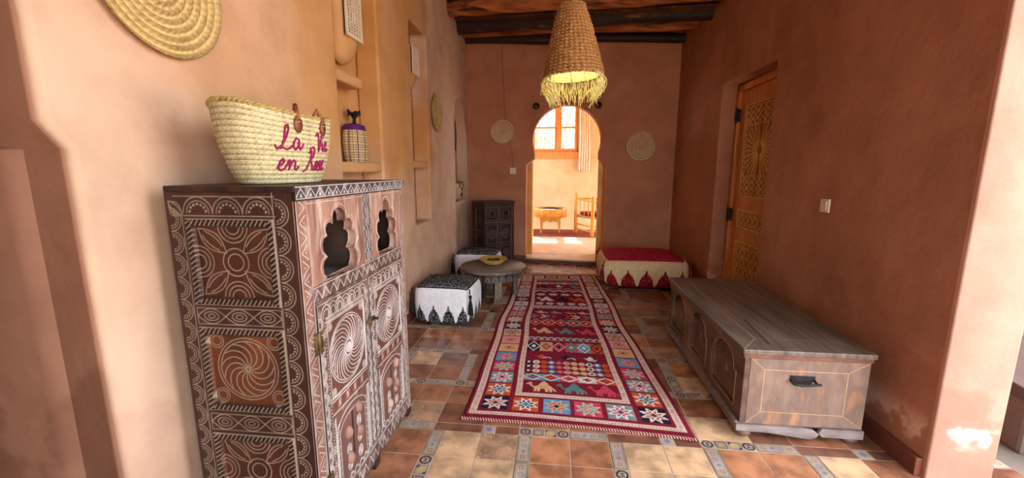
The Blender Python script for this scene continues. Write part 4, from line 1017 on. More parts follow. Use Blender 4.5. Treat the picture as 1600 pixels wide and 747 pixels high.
for x in (.03, w_-.03):
    for y in (.035, d_-.03):
        b = MB(); b.box(x-.025, x+.025, y-.025, y+.025, 0, .035); b.build('foot', M_wooda, sc)

# ------------------------------------------------------------------ poufs
def pouf(label, loc, rz, sx, sy, sz, res, white, dark, top_dark, arch_n, archh, group, tasm, fleck, seed, puff=.03, sag=.0):
    """soft cube with embroidered pointed arches round its foot"""
    t = thing('pouf', label, 'pouf', loc, rz, group); rs = np.random.default_rng(seed)
    def P(ux, uy, uz):     # unit cube coords (-1..1) -> soft cushion
        n_ = 6.0
        l = (np.abs(ux)**n_+np.abs(uy)**n_+np.abs(uz)**n_)**(1/n_); m_ = np.maximum(np.maximum(np.abs(ux), np.abs(uy)), np.abs(uz)); k = m_/np.maximum(l, 1e-9)
        x = ux*k*sx/2*(1+puff*(1-uz**2)); y = uy*k*sy/2*(1+puff*(1-uz**2)); z = uz*k*sz/2*(1+.0*(1-ux**2)*(1-uy**2))
        z = z+np.where(uz > 0, .02*(1-ux**2)*(1-uy**2)-sag*(np.abs(ux)**4+np.abs(uy)**4)*0, 0)
        return x, y, np.maximum(z+sz/2, .001)
    def face(kind):
        wx = sx if kind in 'fbt' else sy; n = int(wx/res)+2; m = int((sz if kind != 't' else sy)/res)+2
        U, V = np.meshgrid(np.linspace(-1, 1, n), np.linspace(-1, 1, m)); one = np.ones_like(U)
        if kind == 'f': q = (U, -one, V)
        elif kind == 'b': q = (-U, one, V)
        elif kind == 'r': q = (one, U, V)
        elif kind == 'l': q = (-one, -U, V)
        else: q = (U, V, one)
        x, y, z = P(*q); c = np.empty(U.shape+(3,))
        if kind == 't':
            c[:] = lin(top_dark); s = rs.random(U.shape) < fleck[1]; ln = (np.abs(np.sin(noise2(U*9, V*9, 3., seed)*9)) < .22)
            c[s & ln] = lin(fleck[0]); bd = np.maximum(np.abs(U), np.abs(V)) > .95; c[bd & (rs.random(U.shape) < .2)] = lin(fleck[0])
        else:
            c[:] = lin(white); k = arch_n if kind in 'fb' else max(2, int(round(arch_n*sy/sx)))
            ph = ((U+1)/2*k) % 1-.5; zz = (V+1)/2
            pa = np.abs(ph); hgt = archh*(.80*np.sqrt(np.clip(1-(pa*2.25)**2, 0, 1))+.20*np.clip(1-pa*9, 0, 1)+.03*np.sin(pa*60)); m2 = (zz < np.maximum(hgt, .10)) 
            c[m2] = lin(dark); inner = m2 & (np.abs(np.sin(noise2(U*14, V*10, 3., seed+5)*8)) < .25) & (rs.random(U.shape) < fleck[2]); c[inner] = lin(fleck[0])
            c[(zz > .955)] = lin(top_dark)
        return gridmesh('f', np.stack([x, y, z], -1).reshape(-1, 3), n, m, c.reshape(-1, 3), M_cloth)
    bm = bmesh.new()
    for k in 'fbrlt':
        me = face(k); bm.from_mesh(me); bpy.data.meshes.remove(me)
    bmesh.ops.remove_doubles(bm, verts=bm.verts, dist=.0006)
    me = bpy.data.meshes.new('cushion'); bm.to_mesh(me); bm.free(); me.materials.append(M_cloth); me.polygons.foreach_set('use_smooth', [True]*len(me.polygons))
    link('cushion', me, t)
    for cx, cy in ((1, -1), (-1, -1), (1, 1), (-1, 1)):
        b = MB(); x, y = cx*sx/2*.985, cy*sy/2*.985
        b.tube([(x*.99, y*.99, sz*.94), (x*1.02, y*1.02, sz*.82)], .006, 6)
        b.tube([(x*1.03, y*1.03, sz*.80), (x*1.035, y*1.035, sz*.72)], .013, 8)
        for i in range(14):
            a = 2*PI*i/14; b.tube([(x*1.035, y*1.035, sz*.74), (x*1.04+.012*math.cos(a), y*1.04+.012*math.sin(a), sz*.55), (x*1.04+.02*math.cos(a), y*1.04+.02*math.sin(a), sz*(.32+.04*rng.random()))], [.006, .006, .004], 5)
        b.build('tassel', tasm, t)
    return t
BW = (232, 232, 234); BK = (24, 24, 27)
pouf('black and white embroidered pouf, the nearer one beside the carved cabinet', (-1.0, 3.68, 0), math.radians(-3), .54, .48, .385, .004, BW, BK, (30, 30, 34), 4, .52, 'black and white poufs', M_blackw, ((196, 198, 204), .85, .75), 1)
pouf('black and white embroidered pouf behind the round table', (-.99, 5.13, 0), math.radians(-2), .56, .40, .385, .006, BW, BK, (30, 30, 34), 4, .52, 'black and white poufs', M_blackw, ((196, 198, 204), .85, .75), 2)
pouf('large red and cream embroidered pouf right of the arched doorway', (1.07, 5.23, 0), math.radians(-1), .98, .84, .375, .006, (232, 206, 160), (138, 20, 30), (176, 18, 52), 5, .66, 'red pouf', M_redt, ((214, 100, 116), .6, .6), 3, .075)

# ------------------------------------------------------------------ round table and bread basket
t = thing('round_table', 'low round grey carved table standing partly on the long rug', 'table', (-.69, 4.42, 0), math.radians(-115))
b = MB(); b.lathe([(0, .318), (.345, .318), (.365, .322), (.368, .342), (.36, .352), (.0, .352)], 72); b.build('table_top', mat('grey_wood_top', (128, 116, 104), (92, 82, 74), 7, .4, .25, 60, stretch=(4, 1, 1)), t)
na, nh = 420, 22; A, K_ = np.meshgrid(np.linspace(0, 2*PI, na+1), np.linspace(0, 1, nh+1)); r = .315; Hh = .085
u = (A*24/(2*PI)) % 1-.5; ln = (np.abs(np.hypot(u*1.3, K_-.25)-.42) < .07) | (np.abs(np.hypot(u*1.3, K_-.25)-.22) < .06) | (K_ > .93) | (K_ < .07)
col = np.where(ln[..., None], np.array(lin((128, 112, 102))), np.array(lin((62, 48, 42)))); rr_ = r+.003*ln
low = .0
me = gridmesh('apron', np.stack([rr_*np.cos(A), rr_*np.sin(A), .233+Hh*K_], -1).reshape(-1, 3), na+1, nh+1, col.reshape(-1, 3), M_wood); o = link('apron', me, t); so = o.modifiers.new('s', 'SOLIDIFY'); so.thickness = .02; so.offset = -1
M_tleg = mat('grey_wood_leg', (112, 92, 80), (74, 58, 50), 9, .5, .4, 60, stretch=(4, 4, .6))
for k in range(4):
    a = PI/4+k*PI/2; zb = .015 if k == 1 else 0     # one foot stands on the rug
    b = MB(); Mx = Matrix.Rotation(a, 4, 'Z')
    b.add(*extrude2d([[(-.045, zb), (.045, zb), (.05, .03), (.04, .05), (.04, .22), (.055, .25), (.06, .318), (-.06, .318), (-.055, .25), (-.04, .22), (-.04, .05), (-.05, .03)]], .055, .004, 'yz', .225), True, M=Mx); lg = b.build('leg', M_tleg, t)
    b = MB(); b.tube([(.2815, -.027, .05), (.2815, -.027, .22)], .003, 5, M=Mx); b.tube([(.2815, .027, .05), (.2815, .027, .22)], .003, 5, M=Mx)
    for i in range(5): b.tube([(.2815, .016*math.cos(q*PI/4), .07+i*.033+.014*math.sin(q*PI/4)) for q in range(8)], .002, 4, M=Mx, closed=True)
    b.build('carving', M_white, lg)
t = thing('bread_basket', 'shallow yellow straw bowl of dried fruit on the round table', 'bowl', (-.70, 4.50, .3525))
b = MB(); prof = [(0, .008), (.06, .004), (.09, .012), (.12, .03), (.15, .052), (.157, .058), (.15, .062), (.118, .04), (.085, .024), (0, .018)]
pr2 = []
b.lathe(prof, 64); 
for i, z in enumerate((.012, .022, .032, .042, .052, .06)): 
    r = .093+.062*i/5; b.tube([(r*math.cos(2*PI*j/64), r*math.sin(2*PI*j/64), z+.002*math.sin(j*2.4)) for j in range(64)], .005, 6, closed=True)
b.build('bowl_body', mat('yellow_straw', (222, 186, 96), (190, 148, 62), 60, .7, .6, 200), t)
M_date = mat('dried_fruit', (96, 48, 28), (54, 26, 18), 30, .5, .4, 60)
for i in range(34):
    rr1 = .085*math.sqrt(rng.random()); a = rng.uniform(0, 2*PI); s = .012+.006*rng.random(); b = MB()
    b.lathe([(0, -s*.8), (s*.6, -s*.5), (s*.85, 0), (s*.6, s*.55), (0, s*.8)], 8)
    o = b.build('dried_fruit', M_date, None, (-.70+rr1*math.cos(a), 4.50+rr1*math.sin(a), .3525+.030+.004*(i % 3)+.012*(1-rr1/.09)))
    o.rotation_euler = (rng.uniform(0, 3), rng.uniform(0, 3), 0); tag(o, 'small brown dried fruit heaped in the straw bowl', 'fruit', 'dried fruit in the straw bowl')

# ------------------------------------------------------------------ straw pendant lamp
t = thing('pendant_lamp', 'conical woven straw lamp with a fringe hanging from the ceiling beams', 'lamp', (.105, 3.05, 2.04))
na, nh = 260, 150; A, K_ = np.meshgrid(np.linspace(0, 2*PI, na+1), np.linspace(0, 1, nh+1)); H = .47
R0, R1 = .195, .072
rad = R1+(R0-R1)*np.clip((1-K_)*1.05, 0, 1)**.8
rows = 21; v_ = K_*rows+A/(2*PI); ridge = np.abs(np.sin(v_*PI)); braid = np.abs((((A*31/(2*PI)+.5*v_+ .5*np.floor(v_)) % 1)-.5)*2)
rad = rad+.008*ridge**.6+.008*braid*ridge+.005*noise2(A*9, K_*40, 1., 3)+.006*rng.uniform(-1, 1, rad.shape)*ridge; rad[:, -1] = rad[:, 0]
col = np.array(lin((196, 144, 82)))*np.ones(K_.shape+(3,)); k = np.clip((1-ridge)*.6+(braid < .35)*.45+.3*noise2(A*30, K_*60, 1., 8), 0, 1)[..., None]
col = col*(1-k)+np.array(lin((96, 58, 28)))*k
me = gridmesh('shade', np.stack([rad*np.cos(A), rad*np.sin(A), H*K_], -1).reshape(-1, 3), na+1, nh+1, col.reshape(-1, 3), M_strawv)
o = link('shade', me, t); so = o.modifiers.new('s', 'SOLIDIFY'); so.thickness = .008; so.offset = -1
o.rotation_euler = (0, math.radians(-3), 0)
b = MB(); b.lathe([(R1+(R0-R1)*min(1, (1-q)*1.05)**.8-.014, q*H) for q in (.01, .15, .3, .5, .7, .9)], 48); o = b.build('lining', mat('pale_raffia', (236, 228, 150), (222, 206, 116), 30, .8), t); o.rotation_euler = (0, math.radians(-3), 0)
b = MB()
for i in range(12): a = 2*PI*i/12; b.tube([(.072*math.cos(a), .072*math.sin(a), H-.005), (.03*math.cos(a+.3), .03*math.sin(a+.3), H+.022), (0, 0, H+.03)], .009, 6)
b.build('crown', M_straw, t)
b = MB(); b.tube([(0, 0, H+.02), (.003, .02, H+.3), (0, .0, .83), (0, .05, 1.35)], .004, 6); b.build('cord', M_blackw, t)
b = MB()
M_fr = mat('fringe_raffia', (226, 220, 164), (190, 176, 112), 30, .75)
for i in range(230):
    a = 2*PI*i/230+rng.uniform(-.03, .03)
    if 1.30*PI < a < 1.75*PI and rng.random() < .72: continue
    L = rng.uniform(.10, .21); r0 = .196; fl_ = rng.uniform(.0, .045); cu_ = rng.uniform(-1.1, 1.1); p0 = (r0*math.cos(a), r0*math.sin(a), -.05*0+.012-.0523*r0*math.cos(a)*-1)
    pts = []
    for k in range(8):
        s = k/7; rr1 = r0+fl_*math.sin(PI*min(1, s*1.2))-.05*s*s*rng.uniform(.3, 1.3); aa_ = a+cu_*.22*s*s
        pts.append((rr1*math.cos(aa_), rr1*math.sin(aa_), p0[2]-L*s+ (.02*s**3*rng.uniform(-1, 1))))
    b.tube(pts, [.0021]*6+[.0018, .0012], 4)
for i in range(16):
    a = rng.uniform(0, 2*PI); 
    pts = [( (.2+.03*math.sin(s*3))*math.cos(a+.3*s), (.2+.05*math.sin(s*3))*math.sin(a+.3*s), .01-.13*math.sin(s*2.2)) for s in np.linspace(0, 1.2, 9)]; b.tube(pts, .0022, 4)
o = b.build('fringe', M_fr, t); o['kind'] = 'stuff'
b = MB(); b.lathe([(0, -.035), (.018, -.03), (.03, -.012), (.032, .005), (.024, .028), (.014, .045), (.012, .07)], 20, (0, 0, .17)); b.build('bulb', mat('lit_bulb', (255, 236, 190), None, 5, .4, emit=((255, 226, 150), 12)), t)
b = MB(); b.tube([(0, 0, .235), (0, 0, .29)], .017, 12); b.tube([(0, 0, .29), (0, 0, H+.03)], .004, 6); b.build('socket', M_iron, t)
ld = bpy.data.lights.new('bulb_light', 'POINT'); ld.energy = 2.2; ld.color = (1, .90, .62); ld.shadow_soft_size = .03
lo = bpy.data.objects.new('bulb_light', ld); COL.objects.link(lo); lo.parent = t; lo.location = (0, 0, .10)

# ------------------------------------------------------------------ old chest
t = thing('wooden_chest', 'long old brown wooden chest against the right wall', 'chest', (.985, 2.10, 0))
LX, LY, ZB, ZT = .60, 1.40, .075, .50       # local x 0..LX away from the rug, y 0..LY deep
M_ch = mat('chest_wood', (112, 84, 72), (70, 48, 42), 4, .42, .3, 40, stretch=(2.5, .6, 2.5), spots=((146, 112, 82), 3, .52, .7))
M_che = mat('chest_end_wood', (138, 112, 98), (92, 76, 72), 4, .45, .3, 40, stretch=(3, 2, 1.2), spots=((168, 122, 92), 4, .52, .7))
M_chl = mat('chest_lid_wood', (120, 104, 92), (80, 66, 58), 5, .36, .3, 50, stretch=(6, .5, 2))
M_inl = mat('pale_inlay', (196, 164, 116), (176, 140, 92), 20, .5)
b = MB(); b.box(.028, LX, .0, LY, ZB, ZT-.03); b.build('body', M_che, t, bev=.004)
# front frame with three arched recesses (faces -X)
def arch3(y0, y1, z0, z1):
    cy = (y0+y1)/2; hw = (y1-y0)/2; zs = z1-.105
    return [(y0, z0), (y1, z0), (y1, zs), (y1-.03, zs), (y1-.03, zs+.012)]+arcpts(cy, zs+.012, hw-.03, z1-zs-.012, 0, PI, 14)+[(y0+.03, zs), (y0, zs)]
hs = [arch3(.10, .42, .13, .425), arch3(.54, .86, .13, .425), arch3(.98, 1.30, .13, .425)]
b = MB(); b.add(*extrude2d([[(0, ZB), (LY, ZB), (LY, ZT-.03), (0, ZT-.03)]]+hs, .028, .003, 'yz', 0)); ff = b.build('front_frame', M_ch, t, label='dark front frame with three arched panels')
for k, h3 in enumerate(hs):
    cy = (.10+.42)/2+.44*k
    b = MB(); b.box(.022, .030, cy-.165, cy+.165, .125, .43); p = b.build('panel', M_ch, t)
    b = MB(); o2 = [(cy+(a-cy)*1.09, .13+(z-.13)*1.02) for a, z in h3]; b.tube([(-.0005, a, z) for a, z in o2], .0016, 4, closed=True)
    b.tube([(.0215, cy+(a-cy)*.88, .142+(z-.13)*.93) for a, z in h3], .0014, 4, closed=True)
    for q in range(5): a = q*2*PI/5; b.tube([(.0215, cy, .27), (.0215, cy+.022*math.cos(a), .27+.03*math.sin(a))], .0016, 4)
    b.build('inlay', M_inl, p)
b = MB(); b.box(-.001, .004, .66, .74, .425, .455); b.tube([(-.004, .70, .435), (-.010, .70, .40)], .006, 8); b.lathe([(.014, 0), (.018, .002), (.014, .004)], 16, M=Matrix.Translation((-.004, .70, .405)) @ Matrix.Rotation(-PI/2, 4, 'Y')); b.build('lock', M_iron, t)
# lid
b = MB(); b.box(-.022, LX+.01, -.022, LY+.02, ZT-.028, ZT); lid = b.build('lid', M_chl, t, bev=.006)
b = MB(); b.box(-.012, LX+.004, -.010, LY+.01, ZT-.052, ZT-.028); b.build('lid_moulding', mat('lid_edge', (134, 88, 72), (96, 60, 50), 8, .45, .3, 40), lid, bev=.004)
def strip3(b, p, q, w, nrm):
    p, q = Vector(p), Vector(q); d = (q-p).normalized(); s = d.cross(Vector(nrm)).normalized()*w/2; n_ = Vector(nrm)*.0006
    b.add([p-s+n_, p+s+n_, q+s+n_, q-s+n_], [(0, 1, 2, 3)])
b = MB()
for p, q in (((-.022, -.022), (.10, .13)), ((LX+.01, -.022), (LX-.10, .13)), ((.10, .13), (LX-.10, .13)), ((.10, .13), (.10, LY-.12)), ((LX-.10, .13), (LX-.10, LY-.12)), ((.10, LY-.12), (LX-.10, LY-.12))):
    strip3(b, (p[0], p[1], ZT), (q[0], q[1], ZT), .004, (0, 0, 1))
b.build('inlay', M_inl, lid)
b = MB(); strip3(b, (.14, .06, ZT), (.17, .42, ZT), .007, (0, 0, 1)); strip3(b, (.30, .10, ZT), (.31, 1.36, ZT), .003, (0, 0, 1)); b.build('crack', M_blackw, lid)
# end inlay
b = MB(); A_ = [(.10, .15), (.50, .15), (.50, .385), (.10, .385)]; C_ = [(.032, .082), (.596, .082), (.596, .445), (.032, .445)]
for i in range(4):
    p, q = A_[i], A_[(i+1) % 4]; strip3(b, (p[0], 0, p[1]), (q[0], 0, q[1]), .0035, (0, -1, 0)); strip3(b, (p[0], 0, p[1]), (C_[i][0], 0, C_[i][1]), .003, (0, -1, 0))
b.build('inlay', M_inl, t)
# iron handle
hd = MB(); hd.box(.225, .345, -.006, 0, .335, .362); hd.add(*extrude2d([[(.232, .335), (.335, .335), (.325, .318), (.305, .320), (.285, .300), (.262, .320), (.242, .318)]], .006, 0, 'xz', -.006))
for x, z in ((.235, .352), (.333, .352), (.243, .325), (.322, .325), (.284, .31)): hd.lathe([(0, .010), (.004, .009), (.005, .006)], 8, M=Matrix.Translation((x, 0, z)) @ Matrix.Rotation(PI/2, 4, 'X'))
h_ = hd.build('handle', M_iron, t, bev=.0015)
b = MB(); b.tube([(.228, -.014, .335), (.232, -.030, .328), (.27, -.034, .326), (.31, -.034, .327), (.36, -.030, .332)], .006, 8); b.tube([(.228, -.004, .34), (.228, -.016, .335)], .006, 8); b.tube([(.342, -.004, .34), (.342, -.030, .331)], .006, 8); b.build('bail', M_iron, h_)
# plinth with a broken piece
M_pl = mat('grey_plinth', (142, 128, 124), (104, 88, 84), 7, .5, .35, 40, stretch=(1, 3, 3))
b = MB()
b.add(*extrude2d([[(-.022, .082), (-.022, .045), (.15, .040), (.26, .028), (.345, .018), (.375, .030), (.39, .050), (.36, .070), (.30, .078)]], .022, .003, 'xz', -.020), True)
b.add(*extrude2d([[(.40, .082), (.385, .06), (.40, .035), (.60, .035), (.60, .082)]], .022, .003, 'xz', -.020), True)
b.box(-.022, .03, -.0, LY+.01, .045, .084); b.box(.58, .60, 0, LY, .04, .082)
b.build('plinth', M_pl, t, bev=.002)
for x in (.03, LX-.045):
    for y in (.03, LY-.05):
        b = MB(); b.lathe([(0, 0), (.03, 0), (.045, .014), (.045, .03), (.03, .045), (.03, .06)], 20, (x, y, 0)); b.build('foot', M_ch, t)

# ------------------------------------------------------------------ the long rug
NL, NR, FL_, FR_ = (-.519, 2.09), (.758, 2.031), (-.50, 5.40), (.545, 5.47)
RW, RL = 1.26, 3.36
cv = Canvas(RW, RL, .0036, (126, 30, 48))
CR = (218, 184, 168); MR = (124, 30, 46); NV = (36, 30, 44); OR = (196, 84, 40); PK = (200, 66, 90); GY = (128, 142, 140); BL = (88, 150, 190); TN = (214, 168, 122); TL = (92, 128, 122); PPK = (214, 150, 140); WHT = (226, 214, 208)
def band(x0, x1, y0, y1, n):     # cream band with a fine ladder
    cv.rect(x0, x1, y0, y1, CR)
    ver = (y1-y0) > (x1-x0)
    if ver:
        for k in range(int((y1-y0)/.018)): y = y0+k*.018; cv.line([((x0+x1)/2-.005, y), ((x0+x1)/2+.005, y)], .005, (150, 100, 100))
    else:
        for k in range(int((x1-x0)/.018)): x = x0+k*.018; cv.line([(x, (y0+y1)/2-.004), (x, (y0+y1)/2+.004)], .005, (150, 100, 100))
def star(cx, cy, s, bgc, pt, ol, inn, core, hs=None):
    hs = hs or s*.93
    cv.rect(cx-s, cx+s, cy-hs, cy+hs, bgc); q = s*.92; k = hs/s
    for i in range(8):
        a = PI/8+i*PI/4
        tip = (cx+q*1.02*math.cos(a), cy+q*1.02*math.sin(a)*k); b0_ = (cx+q*.5*math.cos(a-.39), cy+q*.5*math.sin(a-.39)*k); b1_ = (cx+q*.5*math.cos(a+.39), cy+q*.5*math.sin(a+.39)*k)
        m_ = (cx+q*.2*math.cos(a), cy+q*.2*math.sin(a)*k)
        cv.poly([tip, b0_, m_, b1_], pt); cv.line([b0_, tip, b1_], .0095, ol)
    for i in range(4):
        a = i*PI/2; cv.poly([(cx+q*.45*math.cos(a), cy+q*.45*math.sin(a)*k), (cx+q*.22*math.cos(a+.8), cy+q*.22*math.sin(a+.8)*k), (cx, cy), (cx+q*.22*math.cos(a-.8), cy+q*.22*math.sin(a-.8)*k)], inn)
    cv.line([(cx+q*.42*math.cos(i*PI/2), cy+q*.42*math.sin(i*PI/2)*k) for i in range(4)], .006, ol, 0, True)
    cv.poly([(cx+q*.26, cy), (cx, cy+q*.26*k), (cx-q*.26, cy), (cx, cy-q*.26*k)], core)
stt = [(NV, OR, WHT, GY, MR), (OR, NV, WHT, BL, TL), (GY, PK, WHT, BL, MR), (PK, GY, (190, 190, 170), OR, TN), (BL, PPK, (200, 110, 90), TN, TL), (TN, (200, 110, 80), TN, PPK, MR), (PPK, (190, 80, 70), PPK, TN, MR),
       ((206, 176, 160), TN, (150, 90, 80), GY, OR), (NV, GY, WHT, BL, PPK), (OR, GY, WHT, BL, PPK), (GY, (206, 176, 160), PK, TN, NV), (PK, BL, WHT, GY, NV), ((206, 180, 168), GY, WHT, OR, MR), (NV, TN, PPK, PK, OR), ((206, 180, 168), NV, WHT, NV, PPK),
       (PPK, GY, WHT, TN, PK), ((196, 166, 150), PK, WHT, BL, NV), (OR, WHT, TN, NV, PK), (TN, MR, WHT, GY, BL), ((206, 180, 168), OR, WHT, MR, NV)]
# outer band
b0, b1 = .030, .074
band(b0, b1, .05, RL-.05, 0); band(RW-b1, RW-b0, .05, RL-.05, 0); band(b0, RW-b0, .045, .078, 0); band(b0, RW-b0, RL-.078, RL-.045, 0)
lx, rx = .170, RW-.170; SQ = .078
n = 20; y0s = .175; st_ = (RL-.35)/(n-1)
for i in range(n):
    y = y0s+st_*i; c = stt[i % len(stt)]; star(lx, y, SQ, *c, hs=st_/2*.90); star(rx, y, SQ, *c, hs=st_/2*.90)
for i in range(1, 5):
    x = lx+(rx-lx)*i/5; star(x, y0s, SQ, *[stt[1], (BL, (206, 84, 70), TN, (150, 150, 130), NV), stt[3], stt[2]][i-1], hs=.072); star(x, RL-y0s, SQ, *[stt[12], stt[7], stt[5], stt[16]][i-1], hs=.066)
# inner band
ix0, ix1, iy0, iy1 = .278, RW-.278, .268, RL-.262
band(ix0, ix0+.042, iy0, iy1, 0); band(ix1-.042, ix1, iy0, iy1, 0); band(ix0, ix1, iy0, iy0+.036, 0); band(ix0, ix1, iy1-.03, iy1, 0)
fx0, fx1 = ix0+.042, ix1-.042; FWd = fx1-fx0
def camel(x, y, s, c):
    cv.poly([(x+s*a, y+s*b_) for a, b_ in ((-.52, .62), (-.42, .70), (-.34, .64), (-.36, .5), (-.26, .38), (-.12, .44), (.02, .72), (.12, .84), (.24, .72), (.36, .46), (.5, .3), (.62, .06), (.54, .08), (.46, .26), (.44, .02), (.34, .02), (.32, .26), (.28, .02), (.18, .02), (.16, .22), (-.02, .22), (-.04, .02), (-.14, .02), (-.13, .22), (-.18, .02), (-.28, .02), (-.26, .24), (-.38, .38), (-.48, .52), (-.6, .56))], c, .003)
def diamonds(y, h, n, cols, ols=WHT, bgs=None, core=NV, core2=OR):
    p = FWd/n
    for i in range(n):
        cx = fx0+p*(i+.5)
        if bgs: cv.rect(cx-p/2, cx+p/2, y, y+h, bgs[i % len(bgs)])
        d = [(cx-p/2, y+h/2), (cx, y+h), (cx+p/2, y+h/2), (cx, y)]
        cv.poly(d, cols[i % len(cols)]); cv.line(d, .009, ols, 0, True)
        if core: cv.poly([(cx-p*.26, y+h/2), (cx, y+h*.76), (cx+p*.26, y+h/2), (cx, y+h*.24)], core)
        if core2: cv.poly([(cx-p*.17, y+h/2), (cx, y+h*.67), (cx+p*.17, y+h/2), (cx, y+h*.33)], core2)
def bird(x, y, s, c, wc):
    cv.poly([(x+s*a, y+s*b_) for a, b_ in ((-.6, .5), (-.35, .35), (-.2, .45), (.0, .75), (.15, .55), (.3, .2), (.6, .35), (.35, .0), (-.15, .0), (-.3, .2))], c, .002)
    cv.line([(x+s*.1, y+s*.1), (x+s*.5, y+s*.3), (x+s*.7, y+s*.1)], .01, wc)
vo = 2.045     # rug's near edge in the room; y below = room y - vo
for i, c in enumerate((TN, TL, PK)): camel(fx0+FWd*(.19+.32*i), .325, .165, c)
diamonds(.475, .085, 5, [BL, OR, PPK, WHT, OR], WHT, [GY, BL, PK, (200, 180, 170), OR])
cs = [NV, WHT, OR, BL, PK, PPK, TN, TN, WHT, BL, OR]
for i in range(11):
    x = fx0+FWd*(i+.5)/11
    for k in range(3):
        y = .605+k*.068; cv.dot(x, y, .027, cs[i]); cv.dot(x, y, .013, WHT if i in (0, 3, 9) else NV if i == 8 else (200, 120, 110) if i in (1, 4, 5) else cs[i])
for i, (c, wc) in enumerate(((OR, WHT), (NV, WHT), (WHT, NV))): bird(fx0+FWd*(.2+.3*i), .80, .10, c, wc)
# X diamond strip
y, h = .935, .17; cs2 = [NV, OR, PK, TL, BL, OR]
p = FWd/6
for i in range(6):
    cx = fx0+p*(i+.5); cv.rect(cx-p/2, cx+p/2, y, y+h, [NV, PPK, MR, PK, GY, OR][i])
    d = [(cx-p/2, y+h/2), (cx, y+h), (cx+p/2, y+h/2), (cx, y)]; cv.poly(d, cs2[i]); cv.line(d, .010, [WHT, TN, PPK, GY, WHT, NV][i], 0, True)
    cv.poly([(cx-p*.2, y+h/2), (cx, y+h*.7), (cx+p*.2, y+h/2), (cx, y+h*.3)], [WHT, GY, NV, TN, WHT, MR][i])
# scallops
y = 1.15
for i in range(11):
    x = fx0+FWd*(i+.5)/11; cv.arc(x, y, .026, 0, PI, .022, (176, 164, 156), 0, .05); cv.dot(x, y+.012, .012, NV)
cv.line([(fx0, y-.004), (fx1, y-.004)], .012, (176, 164, 156))
for i, c in enumerate((TN, TL, PK)): camel(fx0+FWd*(.2+.32*i), 1.28, .165, c)
diamonds(1.475, .15, 5, [GY, WHT, WHT, TN, BL], BL, [MR, PK, MR, TL, PK], None, OR)
diamonds(1.475, .15, 5, [MR, MR, MR, MR, MR], TN, None, OR, PPK)
y = 1.66
for i in range(6):
    x = fx0+FWd*(i+.5)/6; c = [BL, WHT, OR, NV, TN, PK][i]
    cv.line([(x-.045, y), (x, y+.045), (x-.045, y+.09)], .016, c); cv.line([(x-.005, y), (x+.04, y+.045), (x-.005, y+.09)], .016, [PK, BL, MR, OR, WHT, GY][i])
for i, c in enumerate((TN, GY, PK, PPK)): bird(fx0+FWd*(.15+.24*i), 1.79, .11, c, WHT)
for k, c in enumerate(((196, 176, 168), (150, 130, 128), (206, 190, 180))):
    cv.line([(fx0+FWd*i/22, 1.945+.028*k+(.028 if i % 2 else 0)) for i in range(23)], .020, c)
for i in range(5): star(fx0+FWd*(i+.5)/5, 2.10, .05, MR, [GY, PK, TN, BL, WHT][i], WHT, PPK, NV, .045)
for i, c in enumerate((WHT, NV, OR)): camel(fx0+FWd*(.2+.32*i), 2.18, .18, c)
for i in range(4): star(fx0+FWd*(i+.5)/4, 2.42, .06, MR, [PPK, TN, GY, PK][i], WHT, OR, NV, .045)
for k, c in enumerate((PK, WHT, NV, PPK)): cv.line([(fx0+FWd*i/10, 2.50+.04*k+(.06 if i % 2 else 0)) for i in range(11)], .020, c)
bird(fx0+.12, 2.72, .12, NV, PK); bird(fx0+.32, 2.72, .12, WHT, PK); bird(fx0+.52, 2.72, .12, BL, WHT)
diamonds(2.83, .12, 7, [TN, BL, PK, GY, TN, PK, BL], WHT, [MR, PK, MR], None, OR)
for k, c in enumerate((TL, PPK)): cv.line([(fx0+FWd*i/14, 2.98+.035*k+(.04 if i % 2 else 0)) for i in range(15)], .018, c)
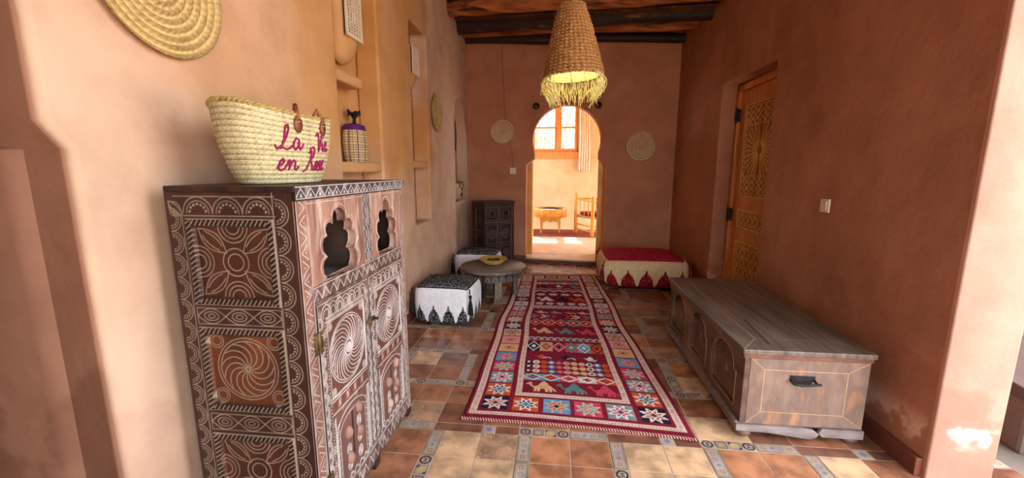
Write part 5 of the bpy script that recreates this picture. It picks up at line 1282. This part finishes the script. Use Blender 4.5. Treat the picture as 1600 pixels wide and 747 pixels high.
# wool irregularity
cv.c = cv.c*(1+.10*noise2(cv.X*40, cv.Y*150, 1.0, 6)[..., None]); cv.c *= (1+.06*np.sin(cv.Y*2*PI/.0144))[..., None]
def rugmap(X, Y, Z):
    u = X/RW; v = Y/RL
    wob = .012*np.sin(v*9+1)*(1-np.abs(2*u-1)*0)*np.where(u > .5, u, 1-u)+.006*np.sin(v*23)
    r = min(RW, RL)*.04
    x = (NL[0]*(1-u)+NR[0]*u)*(1-v)+(FL_[0]*(1-u)+FR_[0]*u)*v+wob*np.sin(PI*np.clip(v*1.0, 0, 1))
    y = (NL[1]*(1-u)+NR[1]*u)*(1-v)+(FL_[1]*(1-u)+FR_[1]*u)*v+.02*np.sin(u*3)*(1-v)
    # rounded near left corner, gently rippled pile
    cr = np.clip(1-np.hypot(u/.05, v/.018), 0, 1); x = x+cr*.02; y = y+cr*.02
    z = .011+.003*noise2(X*6, Y*6, 1., 2)+Z+.0016*np.sin(Y*2*PI/.0144)
    ed = np.minimum(np.minimum(u, 1-u)*RW, np.minimum(v, 1-v)*RL); z = z*np.clip(ed/.012, .25, 1)
    return x, y, z
me = cv.mesh('pile', M_rug, rugmap)
t = thing('patterned_rug', 'long red kilim rug with camels, stars and diamonds down the room', 'rug', (0, 0, 0)); link('pile', me, t)
b = MB(); rs_ = random.Random(4)
for i in range(170):
    u = i/169; x = NL[0]*(1-u)+NR[0]*u; y = NL[1]*(1-u)+NR[1]*u+.02*math.sin(u*3)
    b.tube([(x-.004, y+.004, .012), (x+.002, y-.004, .015), (x+.007, y-.010-.003*rs_.random(), .005)], .0036, 5, 0 if i % 2 else 1)
for i in range(150):
    u = i/149; x = FL_[0]*(1-u)+FR_[0]*u; y = FL_[1]*(1-u)+FR_[1]*u; b.tube([(x, y, .012), (x+rs_.uniform(-.01, .01), y+.03+.02*rs_.random(), .004)], .0022, 4, 0)
o = b.build('fringe', [mat('cream_fringe', (222, 190, 170), (200, 160, 140), 30, .9), M_redt], t); o['kind'] = 'stuff'

# ------------------------------------------------------------------ outside, past the pier
b = MB(); b.box(0, 1.6, 0, 1.0, 0, .33); 
t = thing('stone_bench', 'rough stone bench with a dark slab outside, past the right pier', 'bench', (2.32, 2.10, -.01), math.radians(-8))
b = MB(); b.box(0, 1.5, 0, .8, 0, .30); b.build('base', M_grey, t, bev=.02)
b = MB(); b.box(-.03, 1.53, -.03, .83, .30, .36); b.build('slab', mat('dark_slab', (70, 58, 56), (52, 44, 44), 6, .5, .2, 30), t, bev=.008)
b = MB(); b.box(1.98, 8, 3.9, 4.1, -.1, 3.2); struct(b.build('wall_sunblock', M_right, bev=.02))  # unseen wall, placed and raised to keep the sun off the path and bench
